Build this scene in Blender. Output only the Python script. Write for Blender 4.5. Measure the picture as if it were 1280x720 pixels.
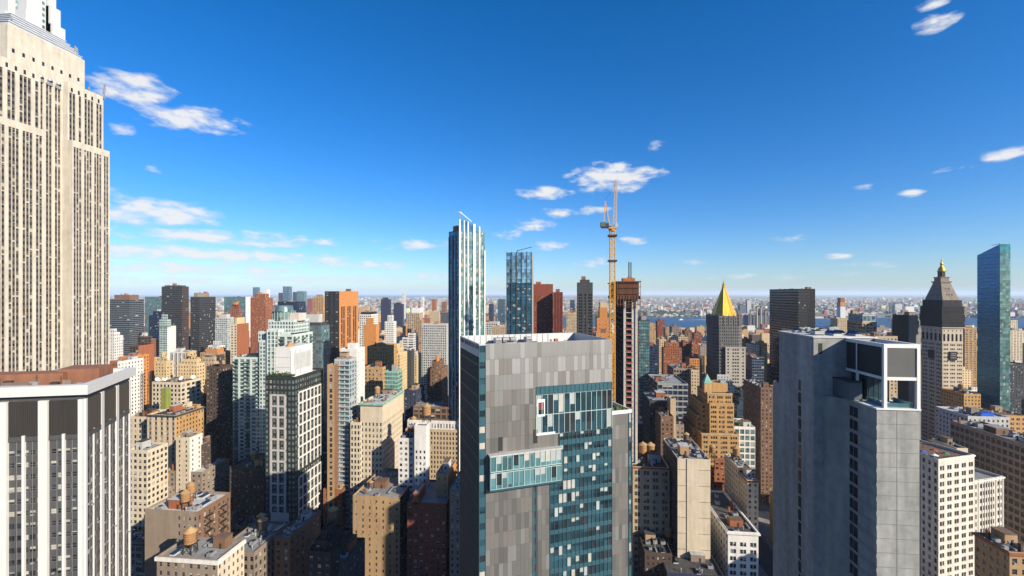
import bpy, math, random
import numpy as np
R = random.Random(7)
NR = np.random.default_rng(7)
for o in list(bpy.data.objects): bpy.data.objects.remove(o)
sc = bpy.context.scene
COL = sc.collection
# ---------------------------------------------------------------- camera, sky, sun
F = 560.0; HC = 175.0; AX = math.radians(6.1)     # focal length (px of a 1280 wide frame), eye height, view axis north of grid east
CA, SA = math.cos(AX), math.sin(AX)
cam = bpy.data.objects.new('camera', bpy.data.cameras.new('camera')); COL.objects.link(cam)
cam.location = (0, 0, HC); cam.rotation_euler = (math.pi/2, 0, AX - math.pi/2)
cam.data.sensor_width = 36; cam.data.lens = 36*F/1280; cam.data.shift_y = 7/1280
cam.data.clip_start = 1; cam.data.clip_end = 200000
sc.camera = cam
sc.view_settings.view_transform = 'Standard'; sc.view_settings.look = 'None'
sc.view_settings.gamma = 1; sc.view_settings.exposure = 0.92
SUN = np.array([-.565, -.82, .50]); SUN = SUN/np.linalg.norm(SUN)
sun = bpy.data.objects.new('sun', bpy.data.lights.new('sun', 'SUN')); COL.objects.link(sun)
sun.data.energy = 5.0; sun.data.angle = math.radians(.5); sun.data.color = (1, .90, .74)
from mathutils import Vector
sun.rotation_euler = Vector(SUN).to_track_quat('Z', 'Y').to_euler()
W = bpy.data.worlds.new('World'); sc.world = W; W.use_nodes = True
wn, wl = W.node_tree.nodes, W.node_tree.links
wn.clear()
def nd(t, **k):
    n = wn.new(t)
    for a, b in k.items(): setattr(n, a, b)
    return n
def mth(op, a, b=None, c=None, clamp=False):
    n = wn.new('ShaderNodeMath'); n.operation = op; n.use_clamp = clamp
    for i, v in enumerate((a, b, c)):
        if v is None: continue
        if isinstance(v, (int, float)): n.inputs[i].default_value = v
        else: wl.new(v, n.inputs[i])
    return n.outputs[0]
sky = nd('ShaderNodeTexSky', sky_type='NISHITA', sun_disc=False)
sky.sun_elevation = math.asin(SUN[2]); sky.sun_rotation = math.atan2(SUN[0], SUN[1])
sky.altitude = 200; sky.air_density = 1.0; sky.dust_density = .5; sky.ozone_density = 3.0
hs = nd('ShaderNodeHueSaturation'); hs.inputs['Saturation'].default_value = 1.24; hs.inputs['Value'].default_value = 1.0
tint = nd('ShaderNodeMixRGB', blend_type='MULTIPLY'); tint.inputs[0].default_value = 1; tint.inputs[2].default_value = (.74, .87, 1.10, 1)
wl.new(sky.outputs[0], tint.inputs[1]); wl.new(tint.outputs[0], hs.inputs['Color'])
tc = nd('ShaderNodeTexCoord'); sx = nd('ShaderNodeSeparateXYZ'); wl.new(tc.outputs['Generated'], sx.inputs[0])
az = mth('ARCTAN2', sx.outputs[1], sx.outputs[0]); el = mth('ARCSINE', sx.outputs[2])
# cumulus bank: each cloud has its own bearing, elevation, breadth and height (radians)
def bearing(u, v):
    t = (u-640)/F
    a = AX - math.atan(t); e = math.atan((367-v)/F/math.sqrt(1+t*t)); return a, e
CL = [(165,112,58,24,1),(238,148,70,18,1),(150,160,20,10,.8),(200,266,88,18,1.1),(150,242,18,8,.6),(285,298,140,11,.9),(225,316,140,11,.95),(330,322,130,8,.85),(245,336,140,8,.85),(450,330,80,6,.7),(190,350,130,5,.7),(400,348,130,5,.6),
      (520,306,52,9,.7),(680,241,36,9,1),(768,221,62,19,1.15),(700,266,26,7,.9),(668,281,26,8,.9),(683,307,26,6,.85),(742,263,22,6,.85),(793,300,20,6,.85),
      (637,292,22,7,.6),(745,327,34,7,.65),(1170,28,34,12,.9),(1172,3,30,9,.9),(1262,192,40,9,1),(988,298,26,5,.75),(1045,321,24,4,.75),(1138,242,20,5,.6),
      (820,182,22,6,.55),(1080,235,20,4,.4),(1190,212,26,4,.45),(193,211,14,5,.45),(865,329,26,4,.4),(1110,330,60,4,.4),(560,345,120,5,.5),(950,345,120,4,.4)]
dens = None
for (u, v, hw, hh, st) in CL:
    a0, e0 = bearing(u, v); a1, _ = bearing(u+hw*1.12, v); _, e1 = bearing(u, v-hh*1.2)
    q = mth('ADD', mth('POWER', mth('ABSOLUTE', mth('MULTIPLY', mth('SUBTRACT', az, a0), 1/abs(a1-a0))), 2),
            mth('POWER', mth('ABSOLUTE', mth('MULTIPLY', mth('SUBTRACT', el, e0), 1/abs(e1-e0))), 2))
    m = mth('MULTIPLY', mth('SUBTRACT', 1.0, q), st)
    dens = m if dens is None else mth('MAXIMUM', dens, m)
cmb = nd('ShaderNodeCombineXYZ'); wl.new(mth('MULTIPLY', az, 13), cmb.inputs[0]); wl.new(mth('MULTIPLY', el, 34), cmb.inputs[1])
nz = nd('ShaderNodeTexNoise'); nz.inputs['Scale'].default_value = 1.8; nz.inputs['Detail'].default_value = 7; nz.inputs['Roughness'].default_value = .56
wl.new(cmb.outputs[0], nz.inputs['Vector'])
d2 = mth('ADD', mth('MULTIPLY', dens, 1.15), mth('MULTIPLY', mth('SUBTRACT', nz.outputs[0], .57), 3.6))
msk = mth('MULTIPLY', mth('MULTIPLY', d2, 1.0, clamp=True), mth('MULTIPLY', mth('ADD', dens, .12), 3.5, clamp=True), clamp=True)
cc = nd('ShaderNodeMixRGB'); cc.inputs[1].default_value = (.60, .68, .80, 1); cc.inputs[2].default_value = (.86, .86, .86, 1)
wl.new(mth('MULTIPLY', d2, 1.1, clamp=True), cc.inputs[0])
bg1 = nd('ShaderNodeBackground'); wl.new(hs.outputs[0], bg1.inputs[0]); bg1.inputs[1].default_value = .080
bg2 = nd('ShaderNodeBackground'); wl.new(cc.outputs[0], bg2.inputs[0]); bg2.inputs[1].default_value = .55
mx = nd('ShaderNodeMixShader'); wl.new(mth('MULTIPLY', msk, .93), mx.inputs[0]); wl.new(bg1.outputs[0], mx.inputs[1]); wl.new(bg2.outputs[0], mx.inputs[2])
wo = nd('ShaderNodeOutputWorld'); wl.new(mx.outputs[0], wo.inputs[0])
sc.cycles.max_bounces = 6; sc.cycles.diffuse_bounces = 2; sc.cycles.glossy_bounces = 3; sc.cycles.volume_bounces = 1
sc.cycles.transmission_bounces = 3; sc.cycles.caustics_reflective = False; sc.cycles.caustics_refractive = False
# ---------------------------------------------------------------- materials
MATS = {}
def newmat(name):
    m = bpy.data.materials.new(name); m.use_nodes = True; MATS[name] = m
    return m, m.node_tree.nodes, m.node_tree.links, m.node_tree.nodes['Principled BSDF']
def wall(name, c, rough=.85, var=.16, metal=0, scale=.25, streak=.5, spec=.3):
    """masonry, concrete or metal cladding: mottled, streaked by rain, each building a little different"""
    if name in MATS: return MATS[name]
    m, n, l, b = newmat(name); c = tuple(q*.74 for q in c)
    g = n.new('ShaderNodeNewGeometry'); mp = n.new('ShaderNodeMapping'); l.new(g.outputs['Position'], mp.inputs[0])
    mp.inputs['Scale'].default_value = (1, 1, .12)
    n1 = n.new('ShaderNodeTexNoise'); n1.inputs['Scale'].default_value = streak; n1.inputs['Detail'].default_value = 5; l.new(mp.outputs[0], n1.inputs['Vector'])
    n2 = n.new('ShaderNodeTexNoise'); n2.inputs['Scale'].default_value = scale; n2.inputs['Detail'].default_value = 8; n2.inputs['Roughness'].default_value = .7; l.new(g.outputs['Position'], n2.inputs['Vector'])
    ad = n.new('ShaderNodeMath'); ad.operation = 'ADD'; l.new(n1.outputs[0], ad.inputs[0]); l.new(n2.outputs[0], ad.inputs[1])
    oi = n.new('ShaderNodeObjectInfo')
    a3 = n.new('ShaderNodeMath'); a3.operation = 'MULTIPLY_ADD'; l.new(oi.outputs['Random'], a3.inputs[0]); a3.inputs[1].default_value = .25; l.new(ad.outputs[0], a3.inputs[2])
    mr = n.new('ShaderNodeMapRange'); l.new(a3.outputs[0], mr.inputs[0]); mr.inputs[1].default_value = .75; mr.inputs[2].default_value = 1.5
    mr.inputs[3].default_value = 1-var*1.3; mr.inputs[4].default_value = 1+var
    mu = n.new('ShaderNodeMixRGB'); mu.blend_type = 'MULTIPLY'; mu.inputs[0].default_value = 1; mu.inputs[1].default_value = (*c, 1)
    l.new(mr.outputs[0], mu.inputs[2]); l.new(mu.outputs[0], b.inputs['Base Color'])
    b.inputs['Roughness'].default_value = rough; b.inputs['Metallic'].default_value = metal; b.inputs['Specular IOR Level'].default_value = spec
    return m
def glass(name, c, metal=.0, rough=.06, ior=1.6, wob=.02, var=(.45, 1.5)):
    if name in MATS: return MATS[name]
    m, n, l, b = newmat(name)
    g = n.new('ShaderNodeNewGeometry')
    n2 = n.new('ShaderNodeTexNoise'); n2.inputs['Scale'].default_value = .35; n2.inputs['Detail'].default_value = 2; l.new(g.outputs['Position'], n2.inputs['Vector'])
    bp = n.new('ShaderNodeBump'); bp.inputs['Strength'].default_value = 1; bp.inputs['Distance'].default_value = wob*4; l.new(n2.outputs[0], bp.inputs['Height'])
    l.new(bp.outputs[0], b.inputs['Normal'])
    vo = n.new('ShaderNodeTexWhiteNoise'); sn = n.new('ShaderNodeVectorMath'); sn.operation = 'SNAP'; sn.inputs[1].default_value = (3.1, 3.1, 3.4)
    l.new(g.outputs['Position'], sn.inputs[0]); l.new(sn.outputs[0], vo.inputs['Vector'])
    mr = n.new('ShaderNodeMapRange'); l.new(vo.outputs['Value'], mr.inputs[0]); mr.inputs[3].default_value, mr.inputs[4].default_value = var
    mu = n.new('ShaderNodeMixRGB'); mu.blend_type = 'MULTIPLY'; mu.inputs[0].default_value = 1; mu.inputs[1].default_value = (*c, 1)
    l.new(mr.outputs[0], mu.inputs[2]); l.new(mu.outputs[0], b.inputs['Base Color'])
    b.inputs['Roughness'].default_value = rough; b.inputs['Metallic'].default_value = metal; b.inputs['IOR'].default_value = ior
    return m
G_DARK = glass('window_glass', (.018, .022, .028), 0, .08, 1.5)
G_BLUE = glass('blue_glass', (.05, .16, .26), .65, .08, 1.6)
G_TEAL = glass('teal_glass', (.09, .20, .22), .35, .1, 1.7)
G_GREEN = glass('green_glass', (.12,.19,.18), .3, .15, 1.6)
G_NAVY = glass('navy_glass', (.015, .03, .07), .35, .1, 1.6)
G_BLK = glass('black_glass', (.010, .012, .016), 0, .12, 1.5)
BLIND = wall('window_blind', (.40,.38,.33), .7, .3)
BLIND2 = wall('pale_curtain', (.34,.37,.36), .7, .25)
FRAME = wall('window_frame', (.22, .21, .20), .6, .1)
C = dict(limestone=(.60,.50,.36), cream=(.62,.52,.38), paleyellow=(.62,.46,.25), tan=(.42,.27,.14), ochre=(.50,.29,.11), orange=(.55,.23,.07), redbrick=(.25,.065,.035),
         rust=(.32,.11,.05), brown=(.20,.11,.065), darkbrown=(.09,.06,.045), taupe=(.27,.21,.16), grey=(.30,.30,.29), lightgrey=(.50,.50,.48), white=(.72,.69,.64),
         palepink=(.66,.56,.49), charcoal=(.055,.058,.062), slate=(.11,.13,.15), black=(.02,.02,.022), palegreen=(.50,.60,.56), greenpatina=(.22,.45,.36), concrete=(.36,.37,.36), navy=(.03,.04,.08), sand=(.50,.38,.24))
def wm(k): return wall(k+'_wall', C[k])
ROOF_DK = wall('tar_roof', (.07,.068,.066), .95, .4, scale=.12)
ROOF_GY = wall('grey_roof', (.26,.26,.26), .95, .3, scale=.12)
ROOF_LT = wall('silver_roof', (.50,.50,.49), .8, .3, scale=.15)
ROOF_BR = wall('brown_roof', (.16,.10,.07), .95, .35, scale=.12)
ROOFS = [ROOF_DK, ROOF_GY, ROOF_LT, ROOF_BR, ROOF_DK, ROOF_GY, ROOF_DK, ROOF_BR]
METAL = wall('galvanised_metal', (.42,.43,.44), .5, .2, .4)
STEEL = wall('dark_steel', (.06,.055,.05), .6, .3, .3)
WOOD = wall('weathered_cedar', (.42,.22,.09), .85, .35, scale=1.5, streak=4)
PATINA = wall('copper_patina', (.24,.47,.38), .8, .25)
GOLD = wall('gilded_tile', (.80,.46,.06), .42, .2, .6)
LEAF = wall('leaves', (.05,.09,.025), .9, .6, scale=2)
# ---------------------------------------------------------------- mesh collecting
class Geo:
    def __init__(s): s.q = []; s.m = []; s.mats = []
    def mi(s, mat):
        if mat not in s.mats: s.mats.append(mat)
        return s.mats.index(mat)
    def quads(s, a, mat):
        a = np.asarray(a, float).reshape(-1, 4, 3)
        if len(a): s.q.append(a); s.m.append(np.full(len(a), s.mi(mat), np.int32))
    def quadsm(s, a, idx, mats):
        a = np.asarray(a, float).reshape(-1, 4, 3); ids = np.array([s.mi(m) for m in mats], np.int32)
        if len(a): s.q.append(a); s.m.append(ids[idx])
    def box(s, x0, x1, y0, y1, z0, z1, mat, bottom=False):
        v = lambda *p: p
        a = [[v(x0,y1,z0),v(x0,y0,z0),v(x0,y0,z1),v(x0,y1,z1)], [v(x0,y0,z0),v(x1,y0,z0),v(x1,y0,z1),v(x0,y0,z1)],
             [v(x1,y0,z0),v(x1,y1,z0),v(x1,y1,z1),v(x1,y0,z1)], [v(x1,y1,z0),v(x0,y1,z0),v(x0,y1,z1),v(x1,y1,z1)],
             [v(x0,y0,z1),v(x1,y0,z1),v(x1,y1,z1),v(x0,y1,z1)]]
        if bottom: a.append([v(x0,y1,z0),v(x1,y1,z0),v(x1,y0,z0),v(x0,y0,z0)])
        s.quads(a, mat)
    def bar(s, p, q, w, mat, w2=None):
        """square bar from p to q"""
        p = np.array(p, float); q = np.array(q, float); d = q-p; L = np.linalg.norm(d)
        if L < 1e-6: return
        d /= L; u = np.cross(d, (0,0,1.) if abs(d[2]) < .9 else (1.,0,0)); u /= np.linalg.norm(u); v = np.cross(d, u); w2 = w if w2 is None else w2
        c = [(1,1),(-1,1),(-1,-1),(1,-1)]
        A = [p+(u*a+v*b)*w/2 for a, b in c]; B = [q+(u*a+v*b)*w2/2 for a, b in c]
        s.quads([[A[i], A[(i+1)%4], B[(i+1)%4], B[i]] for i in range(4)]+[[A[3],A[2],A[1],A[0]], B], mat)
    def lathe(s, cx, cy, prof, mat, n=16, ph=0):
        """prof: (radius, z) from bottom to top"""
        t = np.arange(n+1)*2*math.pi/n+ph; c, si = np.cos(t), np.sin(t)
        for (r0, z0), (r1, z1) in zip(prof, prof[1:]):
            s.quads([[(cx+r0*c[i],cy+r0*si[i],z0),(cx+r0*c[i+1],cy+r0*si[i+1],z0),(cx+r1*c[i+1],cy+r1*si[i+1],z1),(cx+r1*c[i],cy+r1*si[i],z1)] for i in range(n)], mat)
    def build(s, name, parent=None, loc=None, kind=None, smooth=False):
        if not s.q: return None
        q = np.concatenate(s.q); m = np.concatenate(s.m); n = len(q)
        v, inv = np.unique(np.round(q.reshape(-1, 3), 3), axis=0, return_inverse=True); inv = inv.reshape(-1)
        f = inv.reshape(-1, 4)
        # drop doubled corners (cones and pyramids give triangles)
        dup = np.zeros((n, 4), bool)
        for i in range(4): dup[:, i] = f[:, i] == f[:, (i+1) % 4]
        cnt = 4-dup.sum(1); ok = cnt >= 3
        keep = (~dup)[ok]; loops = f[ok][keep]; cnt = cnt[ok]; m = m[ok]
        me = bpy.data.meshes.new(name)
        me.vertices.add(len(v)); me.vertices.foreach_set('co', v.ravel().astype(np.float32))
        me.loops.add(len(loops)); me.loops.foreach_set('vertex_index', loops.astype(np.int32))
        me.polygons.add(len(cnt)); me.polygons.foreach_set('loop_start', np.concatenate([[0], np.cumsum(cnt)[:-1]]).astype(np.int32))
        me.polygons.foreach_set('material_index', m.astype(np.int32))
        for mt in s.mats: me.materials.append(mt)
        me.update(calc_edges=True)
        me.polygons.foreach_set('use_smooth', np.full(len(cnt), bool(smooth)))
        return link(name, me, parent, loc, kind)
def link(name, me, parent=None, loc=None, kind=None):
    o = bpy.data.objects.new(name, me); COL.objects.link(o)
    if parent is not None: o.parent = parent
    if loc is not None: o.location = loc
    if kind: o['kind'] = kind
    return o
def thing(name, label, cat, loc=(0,0,0), rz=0, group=None):
    o = bpy.data.objects.new(name, None); COL.objects.link(o); o.location = loc; o.rotation_euler = (0,0,rz); o.empty_display_size = 1
    o['label'] = label; o['category'] = cat
    if group: o['group'] = group
    return o
def dup(o, loc, rz=None, label=None):
    r = o.copy(); COL.objects.link(r); r.location = loc
    if rz is not None: r.rotation_euler = (0,0,rz)
    if label: r['label'] = label
    for ch in list(o.children):
        c = ch.copy(); COL.objects.link(c); c.parent = r
        for g in ch.children:
            e = g.copy(); COL.objects.link(e); e.parent = c
    return r
# ---------------------------------------------------------------- survey: bearings measured in the photograph, with an estimated range, give plan positions in metres
def gp(u, d): t = (u-640)/F; return d*(CA+t*SA), d*(SA-t*CA)
def zz(v, d): return HC-d*(v-367)/F
def onY(u, Y): t = (u-640)/F; return Y*(CA+t*SA)/(SA-t*CA)
def onX(u, X): t = (u-640)/F; return X*(SA-t*CA)/(CA+t*SA)
def proj(x, y, z):
    d = x*CA+y*SA; r = x*SA-y*CA
    return 640+F*r/d, 367-F*(z-HC)/d, d
# ---------------------------------------------------------------- facades
def S(fl=3.5, bay=3.2, ww=.42, wh=.5, sill=.28, rec=.22, wall='tan', glass=None, blind=.3, bmat=None, mull=0, strip=False, span=None, group=None, gap=.18, pier=0, pw=.5, pmat=None, every=1,
      band=0, top=1.5, base=0, edge=0, mask=None, rail=False, balc=None):
    return dict(locals())
def facade(G, wins, p0, p1, z0, z1, st, org=(0,0)):
    """wall from plan point p0 to p1 (outside on the right hand side when walking), z0..z1"""
    p0 = np.array(p0, float)-org; p1 = np.array(p1, float)-org
    L = np.linalg.norm(p1-p0)
    if L < .05: return
    U = np.array([*(p1-p0)/L, 0]); N = np.array([U[1], -U[0], 0]); Z = np.array([0,0,1.]); P = np.array([*p0, 0])
    def Q(u0, u1, za, zb, d=0):       # arrays -> quads facing out, d = depth inwards
        u0, u1, za, zb = np.broadcast_arrays(*[np.asarray(t, float) for t in (u0, u1, za, zb)])
        base = P-N*d
        return np.stack([base+u0[...,None]*U+za[...,None]*Z, base+u1[...,None]*U+za[...,None]*Z, base+u1[...,None]*U+zb[...,None]*Z, base+u0[...,None]*U+zb[...,None]*Z], -2).reshape(-1,4,3)
    if st is None or isinstance(st, str):
        G.quads(Q(0, L, z0, z1), wm(st) if st else wm('grey')); return
    w = wm(st['wall']) if isinstance(st['wall'], str) else st['wall']
    sp = (wm(st['span']) if isinstance(st['span'], str) else st['span']) if st['span'] else w
    gl = st['glass'] or G_DARK; bl = st['bmat'] or BLIND
    zb = z0+st['base']; zt = z1-st['top']; H = zt-zb
    nf = max(1, int(round(H/st['fl']))); fh = H/nf
    if H < 2.2: G.quads(Q(0, L, z0, z1), w); return
    e = st['edge']; LL = L-2*e
    if st['group']:
        gs = st['group']; tot = sum(gs); g = st['gap']
        sepw = 1.1 if not st['strip'] or len(gs) < 3 else .85; unit = LL/(tot+len(gs)*sepw); a, b = [], []; x = e+unit*sepw/2
        for k in gs:
            for i in range(k): a.append(x+unit*g/2); b.append(x+unit*(1-g/2)); x += unit
            x += unit*sepw
        a = np.array(a); b = np.array(b)
    else:
        nb = max(1, int(round(LL/st['bay']))); bw = LL/nb
        a = e+np.arange(nb)*bw+bw*(1-st['ww'])/2; b = a+bw*st['ww']
    nb = len(a); f = np.arange(nf); c = zb+f*fh+fh*st['sill']; d = c+fh*st['wh']; d = np.minimum(d, zb+(f+1)*fh-.05)
    pe0 = np.concatenate([[0], b]); pe1 = np.concatenate([a, [L]])
    G.quads(Q(pe0, pe1, z0, z1), w)                                   # piers
    mk = np.ones((nf, nb), bool) if st['mask'] is None else st['mask'](nf, nb)
    ci = np.arange(nf)[:,None]+np.zeros(nb, int); bi = np.zeros(nf, int)[:,None]+np.arange(nb)
    r = st['rec']
    if st['strip']:
        G.quads(Q(a, b, np.full(nb, zt), np.full(nb, z1)), w)
        if zb > z0: G.quads(Q(a, b, np.full(nb, z0), np.full(nb, zb)), w)
        lo = np.concatenate([[zb], d]); hi = np.concatenate([c, [zt]])
        A, Lo = np.meshgrid(a, lo); B, Hi = np.meshgrid(b, hi)
        G.quads(Q(A.ravel(), B.ravel(), Lo.ravel(), Hi.ravel(), r), sp)
        X = lambda s0, d0, d1, za, z2: np.stack([P+s0[:,None]*U-N*d0+za*Z, P+s0[:,None]*U-N*d1+za*Z, P+s0[:,None]*U-N*d1+z2*Z, P+s0[:,None]*U-N*d0+z2*Z], 1)
        G.quads(X(a, 0, r, zb, zt), w); G.quads(X(b, r, 0, zb, zt), w)
        rows = None
    else:
        lo = np.concatenate([[z0], d]); hi = np.concatenate([c, [z1]])
        A, Lo = np.meshgrid(a, lo); B, Hi = np.meshgrid(b, hi)
        G.quads(Q(A.ravel(), B.ravel(), Lo.ravel(), Hi.ravel()), sp)
        if (~mk).any(): k = ~mk; G.quads(Q(a[bi[k]], b[bi[k]], c[ci[k]], d[ci[k]]), w)
        k = mk; ua, ub, za, z2 = a[bi[k]], b[bi[k]], c[ci[k]], d[ci[k]]
        def pt(uu, zz_, dd): return P+uu[:,None]*U+zz_[:,None]*Z-N*dd
        G.quads(np.stack([pt(ua,za,0),pt(ub,za,0),pt(ub,za,r),pt(ua,za,r)],1), w)
        G.quads(np.stack([pt(ua,za,0),pt(ua,za,r),pt(ua,z2,r),pt(ua,z2,0)],1), w)
        G.quads(np.stack([pt(ub,za,r),pt(ub,za,0),pt(ub,z2,0),pt(ub,z2,r)],1), w)
        G.quads(np.stack([pt(ua,z2,r),pt(ub,z2,r),pt(ub,z2,0),pt(ua,z2,0)],1), w)
    k = mk; ua, ub, za, z2 = a[bi[k]], b[bi[k]], c[ci[k]], d[ci[k]]
    if len(ua):
        n = len(ua); rnd = NR.random(n); split = za+(z2-za)*np.where(NR.random(n) < .5, .5, .3+.5*NR.random(n))
        lowb = (rnd < st['blind']*.4); upb = rnd < st['blind']
        o = P-N*r+ua[:,None]*U+za[:,None]*Z
        wins.append((o, np.tile(U, (n,1)), np.tile(N, (n,1)), ub-ua, z2-za, split-za, lowb, upb, gl, bl, st['mull'], st['rail']))
    po = st['pier']
    if po:
        pm = (wm(st['pmat']) if isinstance(st['pmat'], str) else st['pmat']) if st['pmat'] else w
        cs = (pe0+pe1)/2; cs[0] = st['pw']/2+.02; cs[-1] = L-st['pw']/2-.02
        cs = cs[::st['every']] if (nb % st['every'] == 0) else cs
        h = st['pw']/2; B0, B1 = cs-h, cs+h
        o_ = P+N*po
        f4 = lambda q0, q1: G.quads(np.stack([q0+z0*Z, q1+z0*Z, q1+(z1)*Z, q0+(z1)*Z], 1), pm)
        A0 = P+B0[:,None]*U; A1 = P+B1[:,None]*U; O0 = o_+B0[:,None]*U; O1 = o_+B1[:,None]*U
        f4(O0, O1); f4(A0, O0); f4(O1, A1); G.quads(np.stack([O0+z1*Z, O1+z1*Z, A1+z1*Z, A0+z1*Z], 1), pm)
    if st['band']:
        zs = [zb+fh*i for i in range(0, nf+1, st['band'])]
        for z in zs:
            G.quads(np.concatenate([Q(0, L, z-.15, z+.2, -.18), [[P+z_*Z, P+U*L+z_*Z, P+U*L+N*.18+z_*Z, P+N*.18+z_*Z] for z_ in (z+.2,)]]), w)
    if st['balc']:
        bb = st['balc']; k2 = np.arange(nb)[bb.get('off', 0)::bb.get('n', 2)]
        bm = bb.get('mat') or w
        for i in k2:
            x0, x1 = a[i]-.3, b[i]+.3
            for j in range(bb.get('from', 0), nf):
                z = zb+j*fh+.12; dp = bb.get('d', 1.3)
                A0, A1, B0, B1 = P+U*x0, P+U*x1, P+U*x0+N*dp, P+U*x1+N*dp
                G.quads([[B0+z*Z,B1+z*Z,B1+(z+1.05)*Z,B0+(z+1.05)*Z],[A0+z*Z,B0+z*Z,B0+(z+1.05)*Z,A0+(z+1.05)*Z],[B1+z*Z,A1+z*Z,A1+(z+1.05)*Z,B1+(z+1.05)*Z],
                         [A0+(z+.15)*Z,B0+(z+.15)*Z,B1+(z+.15)*Z,A1+(z+.15)*Z],[A0+z*Z,A1+z*Z,B1+z*Z,B0+z*Z]], bm)
def pane_quads(G, rec):
    o, U, N, w, h, sp, lb, ub, gl, bl, mull, rail = rec
    Z = np.array([0,0,1.]); w_, h_, s_ = w[:,None], h[:,None], sp[:,None]
    lo = np.stack([o, o+U*w_, o+U*w_+Z*s_, o+Z*s_], 1); up = np.stack([o+Z*s_, o+U*w_+Z*s_, o+U*w_+Z*h_, o+Z*h_], 1)
    G.quadsm(lo, lb.astype(int), [gl, bl]); G.quadsm(up, ub.astype(int), [gl, bl])
    if mull:
        f = FRAME
        for i in range(1, mull):
            c = o+U*(w_*i/mull)+N*.05
            G.quads(np.stack([c-U*.06, c+U*.06, c+U*.06+Z*h_, c-U*.06+Z*h_], 1), f)
        c = o+Z*(h_*.5)+N*.04
        G.quads(np.stack([c-Z*.05, c+U*w_-Z*.05, c+U*w_+Z*.05, c+Z*.05], 1), f)
WCACHE = {}
def win_mesh(w, h, s, lb, ub, gl, bl, mull):
    key = (round(w, 1), round(h, 1), round(s/h*4), bool(lb), bool(ub), gl.name, bl.name, mull)
    if key not in WCACHE:
        G = Geo(); s = max(.15, min(h-.1, round(s/h*4)/4*h))
        pane_quads(G, (np.zeros((1,3)), np.array([[1.,0,0]]), np.array([[0,-1.,0]]), np.array([w]), np.array([h]), np.array([s]), np.array([lb]), np.array([ub]), gl, bl, mull, False))
        t = .07; f = FRAME
        G.box(0, w, -.05, 0, 0, t, f); G.box(0, w, -.05, 0, h-t, h, f); G.box(0, t, -.05, 0, t, h-t, f); G.box(w-t, w, -.05, 0, t, h-t, f); G.box(t, w-t, -.045, 0, h*.5-.04, h*.5+.04, f)
        o = G.build('window'); WCACHE[key] = o.data; bpy.data.objects.remove(o)
    return WCACHE[key]
def air_units(G, r):
    o, U, N, w, h = r[:5]; k = (NR.random(len(w)) < .09) & (h < 2.4) & (w < 2.2) & (w > .8)
    if not k.any(): return
    o, U, N, w = o[k], U[k], N[k], w[k][:,None]; Z = np.array([0,0,1.]); q = o+U*(w/2-.36)+N*.02; e = N*.55
    A, B, C_, D = q, q+U*.72, q+U*.72+e, q+e; t = Z*.45
    G.quads(np.concatenate([np.stack([D, C_, C_+t, D+t], 1), np.stack([A, D, D+t, A+t], 1), np.stack([C_, B, B+t, C_+t], 1), np.stack([D+t, C_+t, B+t, A+t], 1)]), METAL)
def place_windows(root, G, wins, parts):
    """parts: hero near enough that each window shows: the 100 largest become parts, the rest one part"""
    if not wins: return
    for r in wins:
        if not isinstance(r[8], type(None)) and r[8].name == 'window_glass': air_units(G, r)
    if not parts:
        for r in wins: pane_quads(G, r)
        return
    rz = root.rotation_euler[2]; cr, sr = math.cos(rz), math.sin(rz); lx, ly, lz = root.location
    items = []
    for ri, r in enumerate(wins):
        o, U, N = r[0], r[1], r[2]
        X = lx+cr*o[:,0]-sr*o[:,1]; Y = ly+sr*o[:,0]+cr*o[:,1]; Zc = o[:,2]+lz-HC
        nx = cr*N[:,0]-sr*N[:,1]; ny = sr*N[:,0]+cr*N[:,1]
        d = X*CA+Y*SA; rr = X*SA-Y*CA; D2 = X*X+Y*Y+Zc*Zc
        face = -(nx*X+ny*Y)/np.sqrt(D2)
        vis = (d > 5) & (np.abs(rr/np.maximum(d,1e-3)) < 1.15) & (Zc/np.maximum(d,1e-3) > -.66) & (face > 0)
        sc_ = r[3]*r[4]*face/D2*np.where(vis, 1, .0001)
        items += [(sc_[i], ri, i) for i in range(len(o))]
    items.sort(key=lambda t: -t[0]); pick = items[:100]
    taken = [np.zeros(len(r[0]), bool) for r in wins]
    for _, ri, i in pick:
        r = wins[ri]; taken[ri][i] = True
        me = win_mesh(r[3][i], r[4][i], r[5][i], r[6][i], r[7][i], r[8], r[9], r[10])
        o = link('window', me, root); o.location = r[0][i]; o.rotation_euler = (0,0,math.atan2(r[1][i][1], r[1][i][0]))
        key = list(me.vertices)[0]; s = (r[3][i]/round(r[3][i],1), 1, r[4][i]/round(r[4][i],1)); o.scale = s
    if len(items) > 100:
        G2 = Geo()
        for ri, r in enumerate(wins):
            k = ~taken[ri]
            if k.any(): pane_quads(G2, (r[0][k], r[1][k], r[2][k], r[3][k], r[4][k], r[5][k], r[6][k], r[7][k], *r[8:]))
        G2.build('window', root, kind='stuff')
def inset(poly, t):
    """offset a counter-clockwise convex polygon inwards"""
    P = np.array(poly, float); n = len(P); out = []
    for i in range(n):
        a, b, c = P[i-1], P[i], P[(i+1)%n]
        d1 = (b-a)/np.linalg.norm(b-a); d2 = (c-b)/np.linalg.norm(c-b)
        n1 = np.array([-d1[1], d1[0]]); n2 = np.array([-d2[1], d2[0]])
        A = np.array([n1, n2]); out.append(np.linalg.solve(A, [n1@b+t, n2@b+t]) if abs(np.linalg.det(A)) > 1e-6 else b+n1*t)
    return np.array(out)
def cap(G, poly, z, mat):
    P = [(*p, z) for p in poly]; n = len(P)
    if n == 4: G.quads([P], mat); return
    c = (*np.mean(np.array(poly), 0), z)
    G.quads([[P[i], P[(i+1)%n], c, c] for i in range(n)], mat)
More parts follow.
